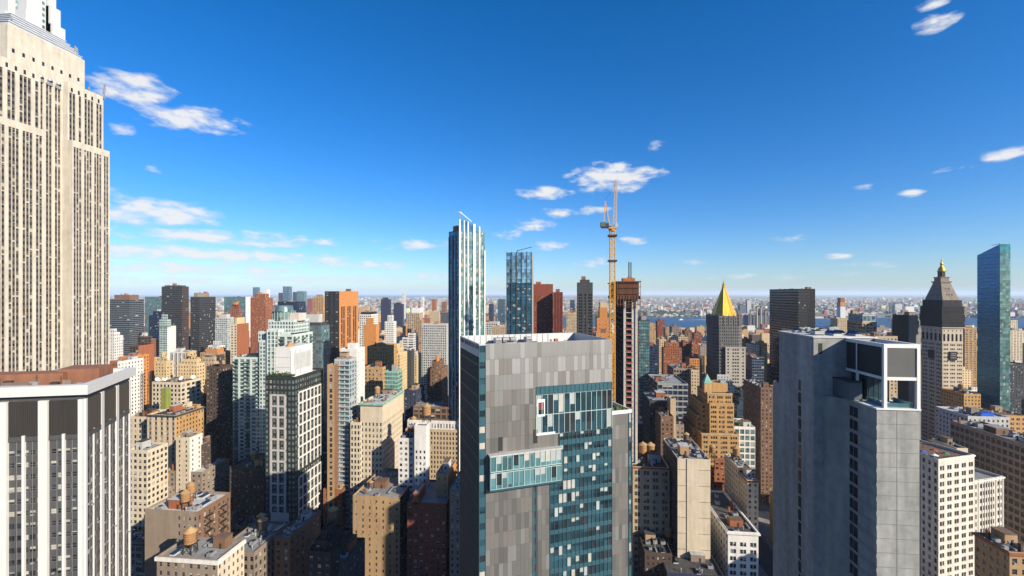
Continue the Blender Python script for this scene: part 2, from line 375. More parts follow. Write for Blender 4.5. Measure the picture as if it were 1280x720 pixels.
def ring(G, poly, z0, z1, p, mat):
    """cornice or coping standing p proud of the wall"""
    A = np.array(poly); B = inset(poly, -p); n = len(A)
    for i in range(n):
        j = (i+1) % n
        G.quads([[(*B[i],z0),(*B[j],z0),(*B[j],z1),(*B[i],z1)], [(*A[i],z0),(*A[j],z0),(*B[j],z0),(*B[i],z0)][::-1], [(*A[i],z1),(*B[i],z1),(*B[j],z1),(*A[j],z1)]], mat)
def prism(G, wins, poly, z0, z1, sts, roof=ROOF_GY, par=1.0, cornice=None, pmat=None, org=(0,0)):
    """walls round a polygon with a flat roof behind a parapet; sts: one style per edge"""
    poly = np.array(poly, float)-org; n = len(poly)
    if isinstance(sts, dict) or sts is None or isinstance(sts, str): sts = [sts]*n
    for i in range(n): facade(G, wins, poly[i], poly[(i+1)%n], z0, z1, sts[i])
    s0 = next((s for s in sts if isinstance(s, dict)), None); k0 = sts[0] if isinstance(sts[0], str) else (s0['wall'] if s0 else 'grey')
    w = pmat or (wm(k0) if isinstance(k0, str) else k0)
    I = inset(poly, .35)
    for i in range(n):
        j = (i+1) % n
        G.quads([[(*poly[i],z1),(*poly[j],z1),(*I[j],z1),(*I[i],z1)], [(*I[j],z1-par),(*I[i],z1-par),(*I[i],z1),(*I[j],z1)]], w)
    cap(G, I, z1-par, roof)
    if cornice: ring(G, poly, z1-cornice[1]-.3, z1-.3, cornice[0], wm(cornice[2]) if isinstance(cornice[2], str) else cornice[2])
def rect(x0, x1, y0, y1): return [(x0,y1),(x0,y0),(x1,y0),(x1,y1)]
# ---------------------------------------------------------------- generic buildings
FOOT = []     # footprints already taken
BYL = {}
HEROES = []   # (x, y, z, short phrase) for describing neighbours
def take(x0, x1, y0, y1): FOOT.append((min(x0,x1), max(x0,x1), min(y0,y1), max(y0,y1)))
def clutter(root, x0, x1, y0, y1, z, rng, n=3, big=True):
    W_, D_ = x1-x0, y1-y0
    if W_ < 5 or D_ < 5: return []
    used = []
    def spot(w, d):
        for _ in range(12):
            a, b = rng.uniform(x0+.8, max(x0+.9, x1-w-.8)), rng.uniform(y0+.8, max(y0+.9, y1-d-.8))
            if a+w < x1-.5 and b+d < y1-.5 and all(a+w < p or a > q or b+d < r_ or b > s for p, q, r_, s in used):
                used.append((a, a+w, b, b+d)); return a, b
    if big:
        w, d = min(W_*.4, rng.uniform(4, 8)), min(D_*.45, rng.uniform(4, 8)); s = spot(w, d)
        if s:
            h = rng.uniform(2.8, 5); G = Geo(); a, b = s; m = rng.choice([wm('brown'), wm('taupe'), wm('lightgrey'), wm('rust'), wm('tan')])
            G.box(a, a+w, b, b+d, z, z+h, m); G.box(a-.15, a+w+.15, b-.15, b+d+.15, z+h, z+h+.25, rng.choice(ROOFS), True)
            G.box(a-.04, a, b+d*.3, b+d*.3+1, z, z+2.1, STEEL); G.build('bulkhead', root)
    for i in range(n):
        k = rng.random()
        if k < .45:
            w, d, h = rng.uniform(1.6, 3.6), rng.uniform(1.4, 2.8), rng.uniform(1.2, 2.2); s = spot(w, d)
            if s:
                a, b = s; G = Geo(); G.box(a, a+w, b, b+d, z+.3, z+h, METAL, True); G.box(a+.2, a+.5, b+.2, b+d-.2, z, z+.3, STEEL); G.box(a+w-.5, a+w-.2, b+.2, b+d-.2, z, z+.3, STEEL)
                G.lathe(a+w*.5, b+d*.5, [(min(w,d)*.38, z+h), (min(w,d)*.38, z+h+.3), (0, z+h+.3)], STEEL, 10); G.build('cooling_unit', root)
        elif k < .65:
            s = spot(1, 1)
            if s: G = Geo(); G.lathe(s[0]+.5, s[1]+.5, [(.25, z), (.25, z+1.4), (.45, z+1.45), (.4, z+1.9), (0, z+2)], METAL, 8); G.build('roof_vent', root)
        elif k < .8:
            w, d = rng.uniform(2, 5), rng.uniform(1.5, 3); s = spot(w, d)
            if s:
                a, b = s; G = Geo(); G.box(a, a+w, b, b+d, z, z+.6, wm('lightgrey')); m = b+d/2
                G.quads([[(a,b,z+.6),(a+w,b,z+.6),(a+w,m,z+1.4),(a,m,z+1.4)],[(a+w,b+d,z+.6),(a,b+d,z+.6),(a,m,z+1.4),(a+w,m,z+1.4)],[(a,b+d,z+.6),(a,b,z+.6),(a,m,z+1.4),(a,m,z+1.4)],[(a+w,b,z+.6),(a+w,b+d,z+.6),(a+w,m,z+1.4),(a+w,m,z+1.4)]], G_NAVY); G.build('skylight', root)
        elif k < .9:
            s = spot(1.2, 1.2)
            if s: G = Geo(); G.box(s[0], s[0]+1.1, s[1], s[1]+.9, z, z+rng.uniform(2, 4), wm(rng.choice(['rust','brown','brown','darkbrown']))); G.build('chimney', root)
        else:
            w = rng.uniform(3, min(9, W_*.5)); s = spot(w, 1)
            if s: G = Geo(); G.box(s[0], s[0]+w, s[1], s[1]+.7, z+.4, z+1, METAL, True); [G.box(s[0]+q, s[0]+q+.15, s[1]+.1, s[1]+.6, z, z+.4, STEEL) for q in (.3, w*.5, w-.5)]; G.build('duct', root)
    return used
PROTO_TANK = None
def tank(x, y, z, label, s=1.0, dark=False, legs=3.4, group='wooden water tanks on the rooftops'):
    """cedar water tank on a steel frame"""
    global PROTO_TANK
    if PROTO_TANK is None: PROTO_TANK = {}
    key = (dark, round(legs, 1))
    if key not in PROTO_TANK:
        t = thing('water_tank', label, 'water tank', (x,y,z), R.random()*6, group)
        wd = WOOD if not dark else wall('grey_weathered_wood', (.15,.11,.085), .85, .35, scale=1.5, streak=4)
        L = legs
        for a, b in ((-1,-1),(1,-1),(1,1),(-1,1)):
            G = Geo(); G.bar((a*1.5,b*1.5,0), (a*1.35,b*1.35,L), .24, STEEL); G.build('leg', t)
        G = Geo()
        for a, b, c, d in ((-1,-1,1,-1),(1,-1,1,1),(1,1,-1,1),(-1,1,-1,-1)):
            G.bar((a*1.48,b*1.48,.3), (c*1.36,d*1.36,L-.2), .1, STEEL); G.bar((c*1.48,d*1.48,.3), (a*1.36,b*1.36,L-.2), .1, STEEL)
        G.build('brace', t)
        G = Geo(); G.box(-1.9,1.9,-1.9,1.9,L,L+.18,STEEL,True)
        for i in range(5): G.box(-1.8,1.8,-1.6+i*.8-.1,-1.6+i*.8+.1,L+.18,L+.4,STEEL)
        G.build('platform', t)
        G = Geo(); G.lathe(0,0,[(2.0,L+.4),(2.0,L+4.3),(1.9,L+4.3)], wd, 24); b = G.build('barrel', t)
        G = Geo()
        for h in (.7,1.2,1.8,2.5,3.2,3.9): G.lathe(0,0,[(2.0,L+.4+h-.05),(2.04,L+.4+h-.05),(2.04,L+.4+h+.05),(2.0,L+.4+h+.05)], STEEL, 24)
        G.build('hoops', b)
        G = Geo(); G.lathe(0,0,[(2.0,L+4.25),(2.25,L+4.2),(2.25,L+4.3),(.12,L+5.7),(.12,L+5.9),(0,L+5.9)], wall('plywood_cap', (.40,.26,.12) if not dark else (.16,.13,.11), .8, .25), 24); G.build('conical_roof', t)
        G = Geo(); G.bar((1.95,.0,0),(1.95,0,L+4.2),.09,STEEL); G.bar((1.95,.45,0),(1.95,.45,L+4.2),.09,STEEL)
        for i in range(12): G.bar((1.95,0,.5+i*.6),(1.95,.45,.5+i*.6),.06,STEEL)
        G.build('ladder', t)
        PROTO_TANK[key] = t; t.scale = (s,s,s); return t
    t = dup(PROTO_TANK[key], (x,y,z), R.random()*6, label); t.scale = (s,s,s); return t
def steps_up(G, wins, p, z, steps, st, roof):
    x0, x1, y0, y1 = p
    for k in steps:
        h, ins = k[0], k[1]; st2 = k[2] if len(k) > 2 else st
        x0 += ins[0]; y0 += ins[1]; x1 -= ins[2]; y1 -= ins[3]
        prism(G, wins, rect(x0, x1, y0, y1), z-1.0, z+h, st2, roof, k[3] if len(k) > 3 else 1.0); z += h
    return (x0, x1, y0, y1), z
def hero(name, label, u0, u1, d, v, far, st, side=None, back=None, steps=(), roof=None, cornice=None, parts=False, n=3, par=1.1, cat='building', short=None, base=None, minz=0, group=None, top_only=False):
    """building whose west front spans bearings u0..u1 at range d; far = bearing of the far end of its flank, or metres as a negative number"""
    left = (u0+u1)/2 < 700
    x0, yc = gp(u1 if left else u0, d); yo = onX(u0 if left else u1, x0)
    y0, y1 = (yc, yo) if left else (yo, yc)
    x1 = x0-far if far < 0 else onY(far, yc)
    if x1 < x0+6 or x1 > x0+90: x1 = x0+25
    z1 = zz(v, d); W_ = y1-y0
    root = thing(name, label, cat, (x0, y0, 0), 0, group)
    G, wins = Geo(), []
    side = side if side is not None else st; bk = back or (st['wall'] if isinstance(st, dict) and isinstance(st['wall'], str) else (st if isinstance(st, str) else 'grey'))
    sts = [st, side if left else bk, bk, bk if left else side]
    roof = roof or R.choice(ROOFS)
    p = (0, x1-x0, 0, W_)
    prism(G, wins, rect(*p), 0, z1, sts, roof, par, cornice)
    rp, z = steps_up(G, wins, p, z1, steps, st, roof)
    place_windows(root, G, wins, parts)
    G.build('wall', root)
    if n: clutter(root, *rp, z-par, R, int(n*2+2) if d < 340 else int(n*1.4))
    take(x0, x1, y0, y1); HEROES.append(((x0+x1)/2, (y0+y1)/2, z, short or label, x0, x1, y0, y1))
    root['_'] = 0; del root['_']
    BYL[label] = r_ = dict(root=root, x0=x0, x1=x1, y0=y0, y1=y1, z=z, z1=z1)
    return r_
# common styles
def brick(w, **k): return S(**{**dict(fl=3.3, bay=3.0, ww=.42, wh=.5, wall=w), **k})
def loft(w, **k): return S(**{**dict(fl=3.8, bay=4.2, ww=.76, wh=.6, sill=.22, wall=w, mull=3, rec=.3), **k})
def curtain(w, g, **k): return S(**{**dict(fl=3.5, bay=1.6, ww=.9, wh=.7, sill=.2, rec=.06, wall=w, glass=g, blind=.05, top=1), **k})
def grid(w, **k): return S(**{**dict(fl=3.4, bay=2.6, ww=.62, wh=.6, sill=.2, rec=.45, wall=w, blind=.15, glass=G_BLK), **k})
# ================================================================ ground and water
def sheet(name, x0, x1, y0, y1, z, mat, kind='structure'):
    G = Geo(); G.quads([[(x0,y0,z),(x1,y0,z),(x1,y1,z),(x0,y1,z)]], mat); return G.build(name, kind=kind)
m, n, l, b = newmat('asphalt_and_land')
g = n.new('ShaderNodeNewGeometry'); sp_ = n.new('ShaderNodeSeparateXYZ'); l.new(g.outputs['Position'], sp_.inputs[0])
nz1 = n.new('ShaderNodeTexNoise'); nz1.inputs['Scale'].default_value = .0016; nz1.inputs['Detail'].default_value = 10; nz1.inputs['Roughness'].default_value = .7; l.new(g.outputs['Position'], nz1.inputs['Vector'])
r1 = n.new('ShaderNodeValToRGB'); l.new(nz1.outputs[0], r1.inputs[0]); cr = r1.color_ramp; cr.elements[0].position = .38; cr.elements[0].color = (.03,.045,.02,1); cr.elements[1].position = .62; cr.elements[1].color = (.20,.16,.13,1)
nz2 = n.new('ShaderNodeTexNoise'); nz2.inputs['Scale'].default_value = .3; nz2.inputs['Detail'].default_value = 5; l.new(g.outputs['Position'], nz2.inputs['Vector'])
r2 = n.new('ShaderNodeValToRGB'); l.new(nz2.outputs[0], r2.inputs[0]); r2.color_ramp.elements[0].color = (.035,.035,.036,1); r2.color_ramp.elements[1].color = (.07,.068,.065,1)
far_ = n.new('ShaderNodeMapRange'); l.new(sp_.outputs[0], far_.inputs[0]); far_.inputs[1].default_value = 2400; far_.inputs[2].default_value = 2600
mm = n.new('ShaderNodeMixRGB'); l.new(far_.outputs[0], mm.inputs[0]); l.new(r2.outputs[0], mm.inputs[1]); l.new(r1.outputs[0], mm.inputs[2]); l.new(mm.outputs[0], b.inputs['Base Color']); b.inputs['Roughness'].default_value = .95
sheet('ground', -3000, 90000, -90000, 90000, 0, m)
WM, n, l, b = newmat('river_water'); b.inputs['Base Color'].default_value = (.012,.06,.13,1); b.inputs['Roughness'].default_value = .45; b.inputs['Specular IOR Level'].default_value = .35
g = n.new('ShaderNodeNewGeometry'); w1 = n.new('ShaderNodeTexNoise'); w1.inputs['Scale'].default_value = .03; w1.inputs['Detail'].default_value = 8; l.new(g.outputs['Position'], w1.inputs['Vector'])
bp = n.new('ShaderNodeBump'); bp.inputs['Distance'].default_value = 3; l.new(w1.outputs[0], bp.inputs['Height']); l.new(bp.outputs[0], b.inputs['Normal'])
def shore(x, y): return x + 120*math.sin(y/700.) + 60*math.sin(y/230.)
G = Geo(); ys = np.arange(-6000, 6001, 150)
RX0, RX1 = 2080, 3500
for a, b_ in zip(ys, ys[1:]): G.quads([[(shore(RX0,a),a,.4),(shore(RX1,a)-40,a,.4),(shore(RX1,b_)-40,b_,.4),(shore(RX0,b_),b_,.4)]], WM)
G.build('river', kind='structure')
sheet('bay', 16000, 60000, 3000, 60000, .6, WM)  # blue water sheet stands in for the haze band at the left horizon
# pavements with kerbs: raised blocks between the streets
AVE = [-30, 110, 250, 390, 530, 760, 1000, 1240, 1480, 1720]; ST0, STP = 104, 80
PAVE = wall('pavement_concrete', (.22,.21,.20), .9, .3)
G = Geo()
for i in range(len(AVE)-1):
    for j in range(-22, 22):
        y = ST0+j*STP; x0, x1 = AVE[i]+11, AVE[i+1]-11
        if abs(y) < x1*1.4+80: G.box(x0, x1, y+8, y+STP-8, 0, .14, PAVE)
G.build('pavement', kind='structure')
LINE = wall('road_paint', (.7,.68,.6), .8, .2); G = Geo()
for x in AVE[1:7]:
    for y in np.arange(-900, 900, 12.): 
        for dx in (-3.3, 0, 3.3): G.quads([[(x+dx-.08,y,.01),(x+dx+.08,y,.01),(x+dx+.08,y+4,.01),(x+dx-.08,y+4,.01)]], LINE)
G.build('road_markings', kind='structure')

# ================================================================ the limestone skyscraper with setbacks, far left
LS = wall('indiana_limestone', (.62,.56,.465), .85, .2, streak=.5)
ALU = wall('grey_spandrel', (.13,.105,.085), .6, .35)
e = thing('skyscraper', 'towering cream limestone art deco skyscraper with stepped setbacks and silver mast base', 'skyscraper', (205, 293, 0))
G, wins = Geo(), []
def esty(groups, **k): return S(fl=3.72, wall=LS, span=ALU, strip=True, wh=.5, sill=.22, rec=.45, group=groups, gap=.16, blind=.18, **k)
prism(G, wins, [(9,48),(9,7),(22,7),(36,7),(49,7),(49,48)], 0, 323, [esty([2,3,2,3,2], top=30), esty([2], top=25), esty([2,2,2], top=24), esty([2], top=25), esty([2,3,2,3,2], top=30), None], ROOF_LT)
prism(G, wins, rect(0, 22, 3.5, 45), 0, 302, [esty([2,3,3,3,2], top=6), esty([2,2,3,1], top=6), esty([1,1]), 'limestone'], ROOF_GY)
prism(G, wins, rect(36.3, 57.6, 3.5, 45), 0, 303.5, [esty([1]), esty([2,1,3,2], top=6), esty([2,3,3,3,2], top=6), 'limestone'], ROOF_GY)
prism(G, wins, rect(1, 57, 1.8, 44), 0, 120, [esty([2,3,3,3,2]), esty([2,3,3,2,3,3,2]), esty([2,3,3,3,2]), 'limestone'], ROOF_GY)
prism(G, wins, rect(-1, 21, 0, 45.5), 0, 268.5, [esty([2,3,3,3,2], top=4), esty([2,3,3,2], top=4), esty([1]), 'limestone'], ROOF_GY)
prism(G, wins, rect(36, 58.6, 0, 45.5), 0, 268, [esty([1]), esty([3,3,3,2], top=4), esty([2,3,3,3,2], top=4), 'limestone'], ROOF_GY)
# dormer heads and small square windows on the upper band
for k in range(3):
    x = 22.9+k*4.6; G.box(x+.4, x+3.2, 6.6, 7, 298, 300.5, METAL, True); G.lathe(x+1.8, 6.8, [(1.4,300.5),(1.1,301.6),(0,302.2)], METAL, 10)
for k in range(8): G.box(11+k*4.8, 12.2+k*4.8, 6.9, 7, 308, 310.2, G_DARK, True)
for k in range(5): G.box(1.5+k*4.1, 2.6+k*4.1, 3.4, 3.5, 297.2, 299.6, G_DARK, True); G.box(38+k*4.0, 39.1+k*4.0, 3.4, 3.5, 298.2, 300.6, G_DARK, True)
place_windows(e, G, wins, True); G.build('wall', e)
G = Geo(); SIL = wall('bright_nickel', (.72,.74,.76), .45, .12, .35)
z = 323
for i in range(5): G.box(10+i*1.3, 48-i*1.3, 8+i*1.3, 47-i*1.3, z, z+1.5, SIL); G.box(9.6+i*1.3, 48.4-i*1.3, 7.6+i*1.3, 47.4-i*1.3, z+1.5, z+1.9, SIL, True); z += 1.9
G.build('crown', e)
G = Geo(); cx, cy = 35, 27; MWHT = wall('mast_cladding', (.62,.63,.63), .5, .06)
facade(G, ww_ := [], (cx-6, cy+6), (cx-6, cy-6), z, 385, S(fl=3.6, wall=MWHT, strip=True, group=[2,2], span=SIL, glass=G_TEAL)); facade(G, ww_, (cx-6, cy-6), (cx+6, cy-6), z, 385, S(fl=3.6, wall=MWHT, strip=True, group=[2,2], span=SIL, glass=G_TEAL))
facade(G, ww_, (cx+6, cy-6), (cx+6, cy+6), z, 385, 'white'); facade(G, ww_, (cx+6, cy+6), (cx-6, cy+6), z, 385, 'white')
for r in ww_: pane_quads(G, r)
for a, b_ in ((-1,-1),(1,-1),(1,1),(-1,1)):
    for i, (r_, zt) in enumerate(((10.5, 341), (9, 352), (7.6, 366))):
        G.box(min(cx+a*3.4, cx+a*r_), max(cx+a*3.4, cx+a*r_), min(cy+b_*3.4, cy+b_*r_)-.02*i, max(cy+b_*3.4, cy+b_*r_)+.02*i, z, zt, MWHT)
G.build('mast', e)
for (x, y, zb, h) in ((46,9,325,5),(47.5,12,325,7),(58,3,303,9),(56.5,2,303,5),(12,9,325,4),(52,7.5,304,4)):
    G = Geo(); G.bar((x,y,zb-1), (x,y,zb+h), .28, METAL); G.box(x-.4,x+.4,y-.4,y+.4,zb+h*.4,zb+h*.9,METAL,True); G.build('antenna', e)
take(200, 268, 290, 345); HEROES.append((235, 315, 320, 'limestone skyscraper', 205, 263, 293, 341))

# ================================================================ office block with white piers, lower left
zt = 147.5; Cc = np.array(gp(105.5, 136)); A_ = np.array(gp(0, 132)); B_ = np.array(gp(162, 165.5)); A2 = Cc+(A_-Cc)*1.9
back = (B_-Cc); Dn = A2+back*.9
e = thing('office_building', 'grey office building with tall white marble piers and a flat white fascia', 'office building', (float(Cc[0]), float(Cc[1]), 0))
WP = wall('white_marble_pier', (.66,.65,.62), .6, .05); GS = wall('grey_metal_panel', (.08,.08,.083), .5, .15); LOUV = wall('bronze_louvre', (.035,.032,.03), .6, .2, scale=3)
G, wins = Geo(), []
poly = [tuple(A2), tuple(Cc), tuple(B_), tuple(Dn)]
def pst(): return S(fl=3.62, bay=1.75, ww=.84, wh=.42, sill=.3, rec=.12, wall=GS, blind=.45, top=15.5, bmat=BLIND)
def pier_face(p0, p1, n_big, first):
    p0 = np.array(p0)-Cc; p1 = np.array(p1)-Cc; L = np.linalg.norm(p1-p0); U = np.append((p1-p0)/L, 0); N = np.array([U[1], -U[0], 0]); Z = np.array([0,0,1.]); P = np.append(p0, 0)
    step = L/n_big
    def slab(s0, s1, z0_, z1_, o, mat):
        a, b2 = P+U*s0, P+U*s1; c, d2 = a+N*o, b2+N*o
        G.quads([[c+Z*z0_, d2+Z*z0_, d2+Z*z1_, c+Z*z1_], [a+Z*z0_, c+Z*z0_, c+Z*z1_, a+Z*z1_], [d2+Z*z0_, b2+Z*z0_, b2+Z*z1_, d2+Z*z1_], [c+Z*z1_, d2+Z*z1_, b2+Z*z1_, a+Z*z1_]], mat)
    for i in range(n_big+1):
        s = i*step; w_ = 1.15 if n_big > 3 else .95
        s0, s1 = max(0, s-w_), min(L, s+w_)
        slab(s0, s1, 0, zt-4.4, .9 if n_big > 3 else .4, WP)
        if i < n_big:
            m_ = s+step/2; slab(m_-.32, m_+.32, 0, zt-14.6, .7 if n_big > 3 else .3, WP)
            slab(s+w_, s+step-w_, zt-14.9, zt-4.6, .25, LOUV)
            nn = int((step-2*w_)/.55)
            for k in range(nn): q = s+w_+.2+k*.55; slab(q, q+.09, zt-14.8, zt-4.7, .38, wall('bronze_fin', (.06,.053,.047), .5, .1))
            slab(s+w_, s+step-w_, zt-16.4, zt-14.95, .35, GS)
            for k in range(1, 4): q = s+w_+(step-2*w_)*k/4; slab(q-.05, q+.05, 0, zt-16.4, .1, FRAME)
prism(G, wins, poly, 0, zt-2.6, [pst(), pst(), 'grey', 'grey'], ROOF_GY, .3, org=Cc)
pier_face(poly[0], poly[1], int(round(np.linalg.norm(A2-Cc)/9.6)), 0); pier_face(poly[1], poly[2], 3, 0)
place_windows(e, G, wins, True); G.build('wall', e)
G = Geo(); P4 = np.array(poly)-Cc; O4 = inset(P4, -1.5)
I4 = inset(P4, .8)
for i in range(4):
    j = (i+1) % 4
    G.quads([[(*O4[i],zt-2.9),(*O4[j],zt-2.9),(*O4[j],zt),(*O4[i],zt)],[(*O4[j],zt-2.9),(*O4[i],zt-2.9),(*I4[i],zt-2.9),(*I4[j],zt-2.9)],[(*O4[i],zt),(*O4[j],zt),(*I4[j],zt),(*I4[i],zt)],[(*I4[j],zt-2.6),(*I4[i],zt-2.6),(*I4[i],zt),(*I4[j],zt)]], WP)
G.build('fascia', e)
RB = wall('red_brown_render', (.26,.115,.065), .8, .25)
def in_poly(u, d):  return np.array(gp(u, d))-Cc
dirU = (Cc-A_)/np.linalg.norm(Cc-A_); dirV = (B_-Cc)/np.linalg.norm(B_-Cc)
G = Geo()
def obox(a, b2, c, d2, z0_, z1_, mat, G=G):   # a..b2 back along dirU from the corner, c..d2 inwards
    q = [-dirU*b2+dirV*c, -dirU*a+dirV*c, -dirU*a+dirV*d2, -dirU*b2+dirV*d2]
    for i in range(4): G.quads([[(*q[i],z0_),(*q[(i+1)%4],z0_),(*q[(i+1)%4],z1_),(*q[i],z1_)]], mat)
    G.quads([[(*p,z1_) for p in q]], mat)
obox(12, 44, 13, 20, zt-2.6, zt+1.6, RB); obox(3, 15, 16, 26, zt-2.6, zt+2.4, RB); obox(18, 50, 6, 11, zt-2.6, zt-.6, wm('taupe')); obox(14, 20, 22, 28, zt-2.6, zt+1.2, wm('lightgrey'))
G.build('penthouse', e)
G = Geo(); 
for k in range(7): obox(24+k*3, 25.6+k*3, 3.5, 5, zt-2.6, zt-1.2, METAL, G)
for k in range(10): obox(4+k*4.2, 6.2+k*4.2, 8.5+(k%3)*1.2, 10+(k%3)*1.2, zt-2.6, zt-1+(k%2)*.8, [METAL, wm('taupe'), STEEL][k%3], G)
G.build('roof_duct', e)
for k in range(5):
    G = Geo(); p = -dirU*(9+k*8)+dirV*(6+k%2*3); G.bar((p[0],p[1],zt-2.6),(p[0],p[1],zt+1.8),.14,STEEL); G.bar((p[0]-.8,p[1],zt+1),(p[0]+.8,p[1],zt+1),.08,STEEL); G.build('antenna', e)
FOOT.append((60, 180, 88, 260)); HEROES.append((130, 150, zt, 'white-piered office building', 90, 180, 95, 180))

# ================================================================ hotel clad in grey metal panels, centre
C0 = np.array(gp(598.9, 115)); C1 = np.array(gp(765, 127.2)); BL = np.array(gp(583.3, 131.5)); zt = 162
U2 = (C1-C0)/np.linalg.norm(C1-C0); V2 = (BL-C0)/np.linalg.norm(BL-C0); LW = np.linalg.norm(C1-C0)
rz = math.atan2(U2[1], U2[0])
hot = thing('hotel_tower', 'tall hotel tower clad in mottled grey metal panels with teal glass bays', 'tower', (C0[0], C0[1], 0), rz)
TI = [wall(f'metal_panel_{w}', c, .45, .07, .35, scale=2) for w, c in (('pale',(.34,.338,.33)),('silver',(.26,.256,.248)),('warm',(.215,.203,.188)),('mid',(.18,.176,.168)),('dark',(.145,.14,.135)))]
# local frame: x along the front, y inwards (depth), z up
DP = 24; EX = 5.3+np.linalg.norm(np.array(gp(790,129))-C1)-5.3
TF = wall('teal_mullion', (.045,.12,.155), .4, .1, .3); WF = wall('white_mullion', (.75,.76,.76), .5, .05)
G = Geo(); G.box(.05, LW-.05, .06, DP, 0, zt-3.4, wm('charcoal')); 
pw, ph = 1.2, 4.1
GL2 = G_TEAL; HG = glass('hotel_glass', (.02,.055,.075), .3, .06, 1.6, .04)
def region(x, z):
    """what covers the front at (x, z)"""
    d = zt-z
    if x < 1.7: return 'g'
    if x > 15.6 and 12 < d < 14.2: return 't'
    if x > 15.6 and 14.2 <= d < 25: return 'w'
    if x > 22.5 and d >= 25: return 'g'
    if x > 19.6 and d > 38: return 'g'
    if 14.6 < x < 15.7 and d > 38: return 'n'
    return 'p'
cells = {}
nz_ = int(zt/ph); nx_ = int(round((LW-1.7)/pw)); pw = (LW-1.7)/nx_
qs = [[] for _ in TI]
for i in range(nx_):
    for j in range(nz_+1):
        zb_ = zt-(j+1)*ph; zb_ = max(0, zb_); xa = 1.7+i*pw
        r_ = region(xa+pw/2, (zb_+zt-j*ph)/2)
        if r_ != 'p': continue
        base_k = R.choice([0,1,1,1,2]) if j < 3 else R.choice([1,2,2,3,3,3,4])
        k = cells.get((i-1, j)) if R.random() < .08 and (i-1, j) in cells else base_k
        cells[(i, j)] = k; o = .06-R.random()*.04
        qs[k].append([(xa+.015,o-.06,zb_+.02),(xa+pw-.015,o-.06,zb_+.02),(xa+pw-.015,o-.06,zt-j*ph-.02),(xa+.015,o-.06,zt-j*ph-.02)])
for k, q in enumerate(qs): G.quads(q, TI[k])
G.build('wall', hot)
# glazing: separate storeys of floor-to-ceiling panes
def glazing(name, x0, x1, z0, z1, fl, bw, frame, y=0., sp=.85, blind=.35, gl=GL2, bands=True):
    G = Geo(); nf = max(1, round((z1-z0)/fl)); fh = (z1-z0)/nf; nb = max(1, round((x1-x0)/bw)); bw = (x1-x0)/nb
    for j in range(nf):
        za = z0+j*fh
        G.box(x0, x1, y-.1, y+.05, za, za+sp, TF if frame is TF else gl)
        for i in range(nb):
            xa = x0+i*bw; rr = R.random(); lo = za+sp; hi = za+fh-.06; m_ = BLIND2 if rr < blind else (BLIND if rr < blind+.06 else (gl if rr < .8 else G_DARK))
            yy = y-.04+R.random()*.03
            if m_ in (BLIND2, BLIND) and R.random() < .5:
                h = lo+(hi-lo)*R.uniform(.3, .7); G.quads([[(xa,yy,lo),(xa+bw,yy,lo),(xa+bw,yy,h),(xa,yy,h)]], gl); G.quads([[(xa,yy,h),(xa+bw,yy,h),(xa+bw,yy,hi),(xa,yy,hi)]], m_)
            else: G.quads([[(xa,yy,lo),(xa+bw,yy,lo),(xa+bw,yy,hi),(xa,yy,hi)]], m_)
    for i in range(nb+1): G.box(x0+i*bw-.06, x0+i*bw+.06, y-.2, y-.1, z0, z1, frame)
    for j in range(nf+1): G.box(x0, x1, y-.16, y-.101, z0+j*fh-.08, z0+j*fh+.08, frame)
    return G.build(name, hot)
glazing('glass_strip', 0, 1.68, 0, zt-.4, 4.1, 1.68, TF, 0, 2.4, .12, HG)
glazing('glass_band', 15.7, LW-.1, zt-14.2, zt-12, 2.2, 1.3, TF, 0, 2.1, 0)
glazing('window_bay', 15.7, LW-.1, zt-25, zt-14.2, 5.4, 1.6, wall('pale_mullion',(.45,.58,.55),.5,.1), 0, .35, .22, HG)
glazing('curtain_wall', 22.5, LW-.1, zt-38, zt-25, 3.5, 1.25, TF, 0, 1.3, .14, HG)
glazing('curtain_wall', 19.7, LW-.1, 0, zt-38, 3.5, 1.25, TF, 0, 1.0, .2, HG)
glazing('slot_window', 14.65, 15.65, 0, zt-38, 3.5, 1, TF, .1, 1.6, .4)
G = Geo(); G.box(16.0, 18.2, -.12, -.03, zt-20, zt-15.4, WF); G.box(16.3,17.9,-.16,-.121,zt-19.4,zt-16.2,G_NAVY); [G.box(16.35+q*.52,16.7+q*.52,-.18,-.165,zt-18.2,zt-16.3,wall('red_blind',(.28,.05,.03),.7,.2)) for q in range(3)]; G.box(15.8,21.2,-.14,-.04,zt-25,zt-24.4,WF); G.build('window_surround', hot)
# projecting glazed bay
bx = thing; 
G = Geo(); xb0, xb1, zb0, zb1, oo = 2.3, 22.6, zt-37.6, zt-28.4, -1.9
G.box(xb0, xb1, oo, 0, zb0, zb0+.5, TF, True); G.box(xb0, xb1, oo, 0, zb1-.4, zb1, wm('lightgrey'), True); G.box(xb0, xb0+.25, oo, 0, zb0+.5, zb1-.4, TF); G.box(xb1-.25, xb1, oo, 0, zb0+.5, zb1-.4, TF)
pb = G.build('projecting_bay', hot)
for zz0 in (zb0+.5, zb0+5.0):
    o = glazing('bay_glazing', xb0+.25, xb1-.25, zz0, zz0+4.1, 4.1, 1.55, wall('pale_mullion',(.45,.58,.55),.5,.1), oo+.2, 1.0, .3, G_TEAL); o.parent = pb
for x_, z_ in ((5.2, zt-27.4), (14.9, zt-26.4)):
    G = Geo(); G.box(x_, x_+1.1, -.12, -.02, z_-.6, z_+3, LOUV); [G.box(x_+.02, x_+1.08, -.17, -.13, z_-.5+k*.3, z_-.4+k*.3, STEEL) for k in range(12)]; G.build('vent_grille', hot)
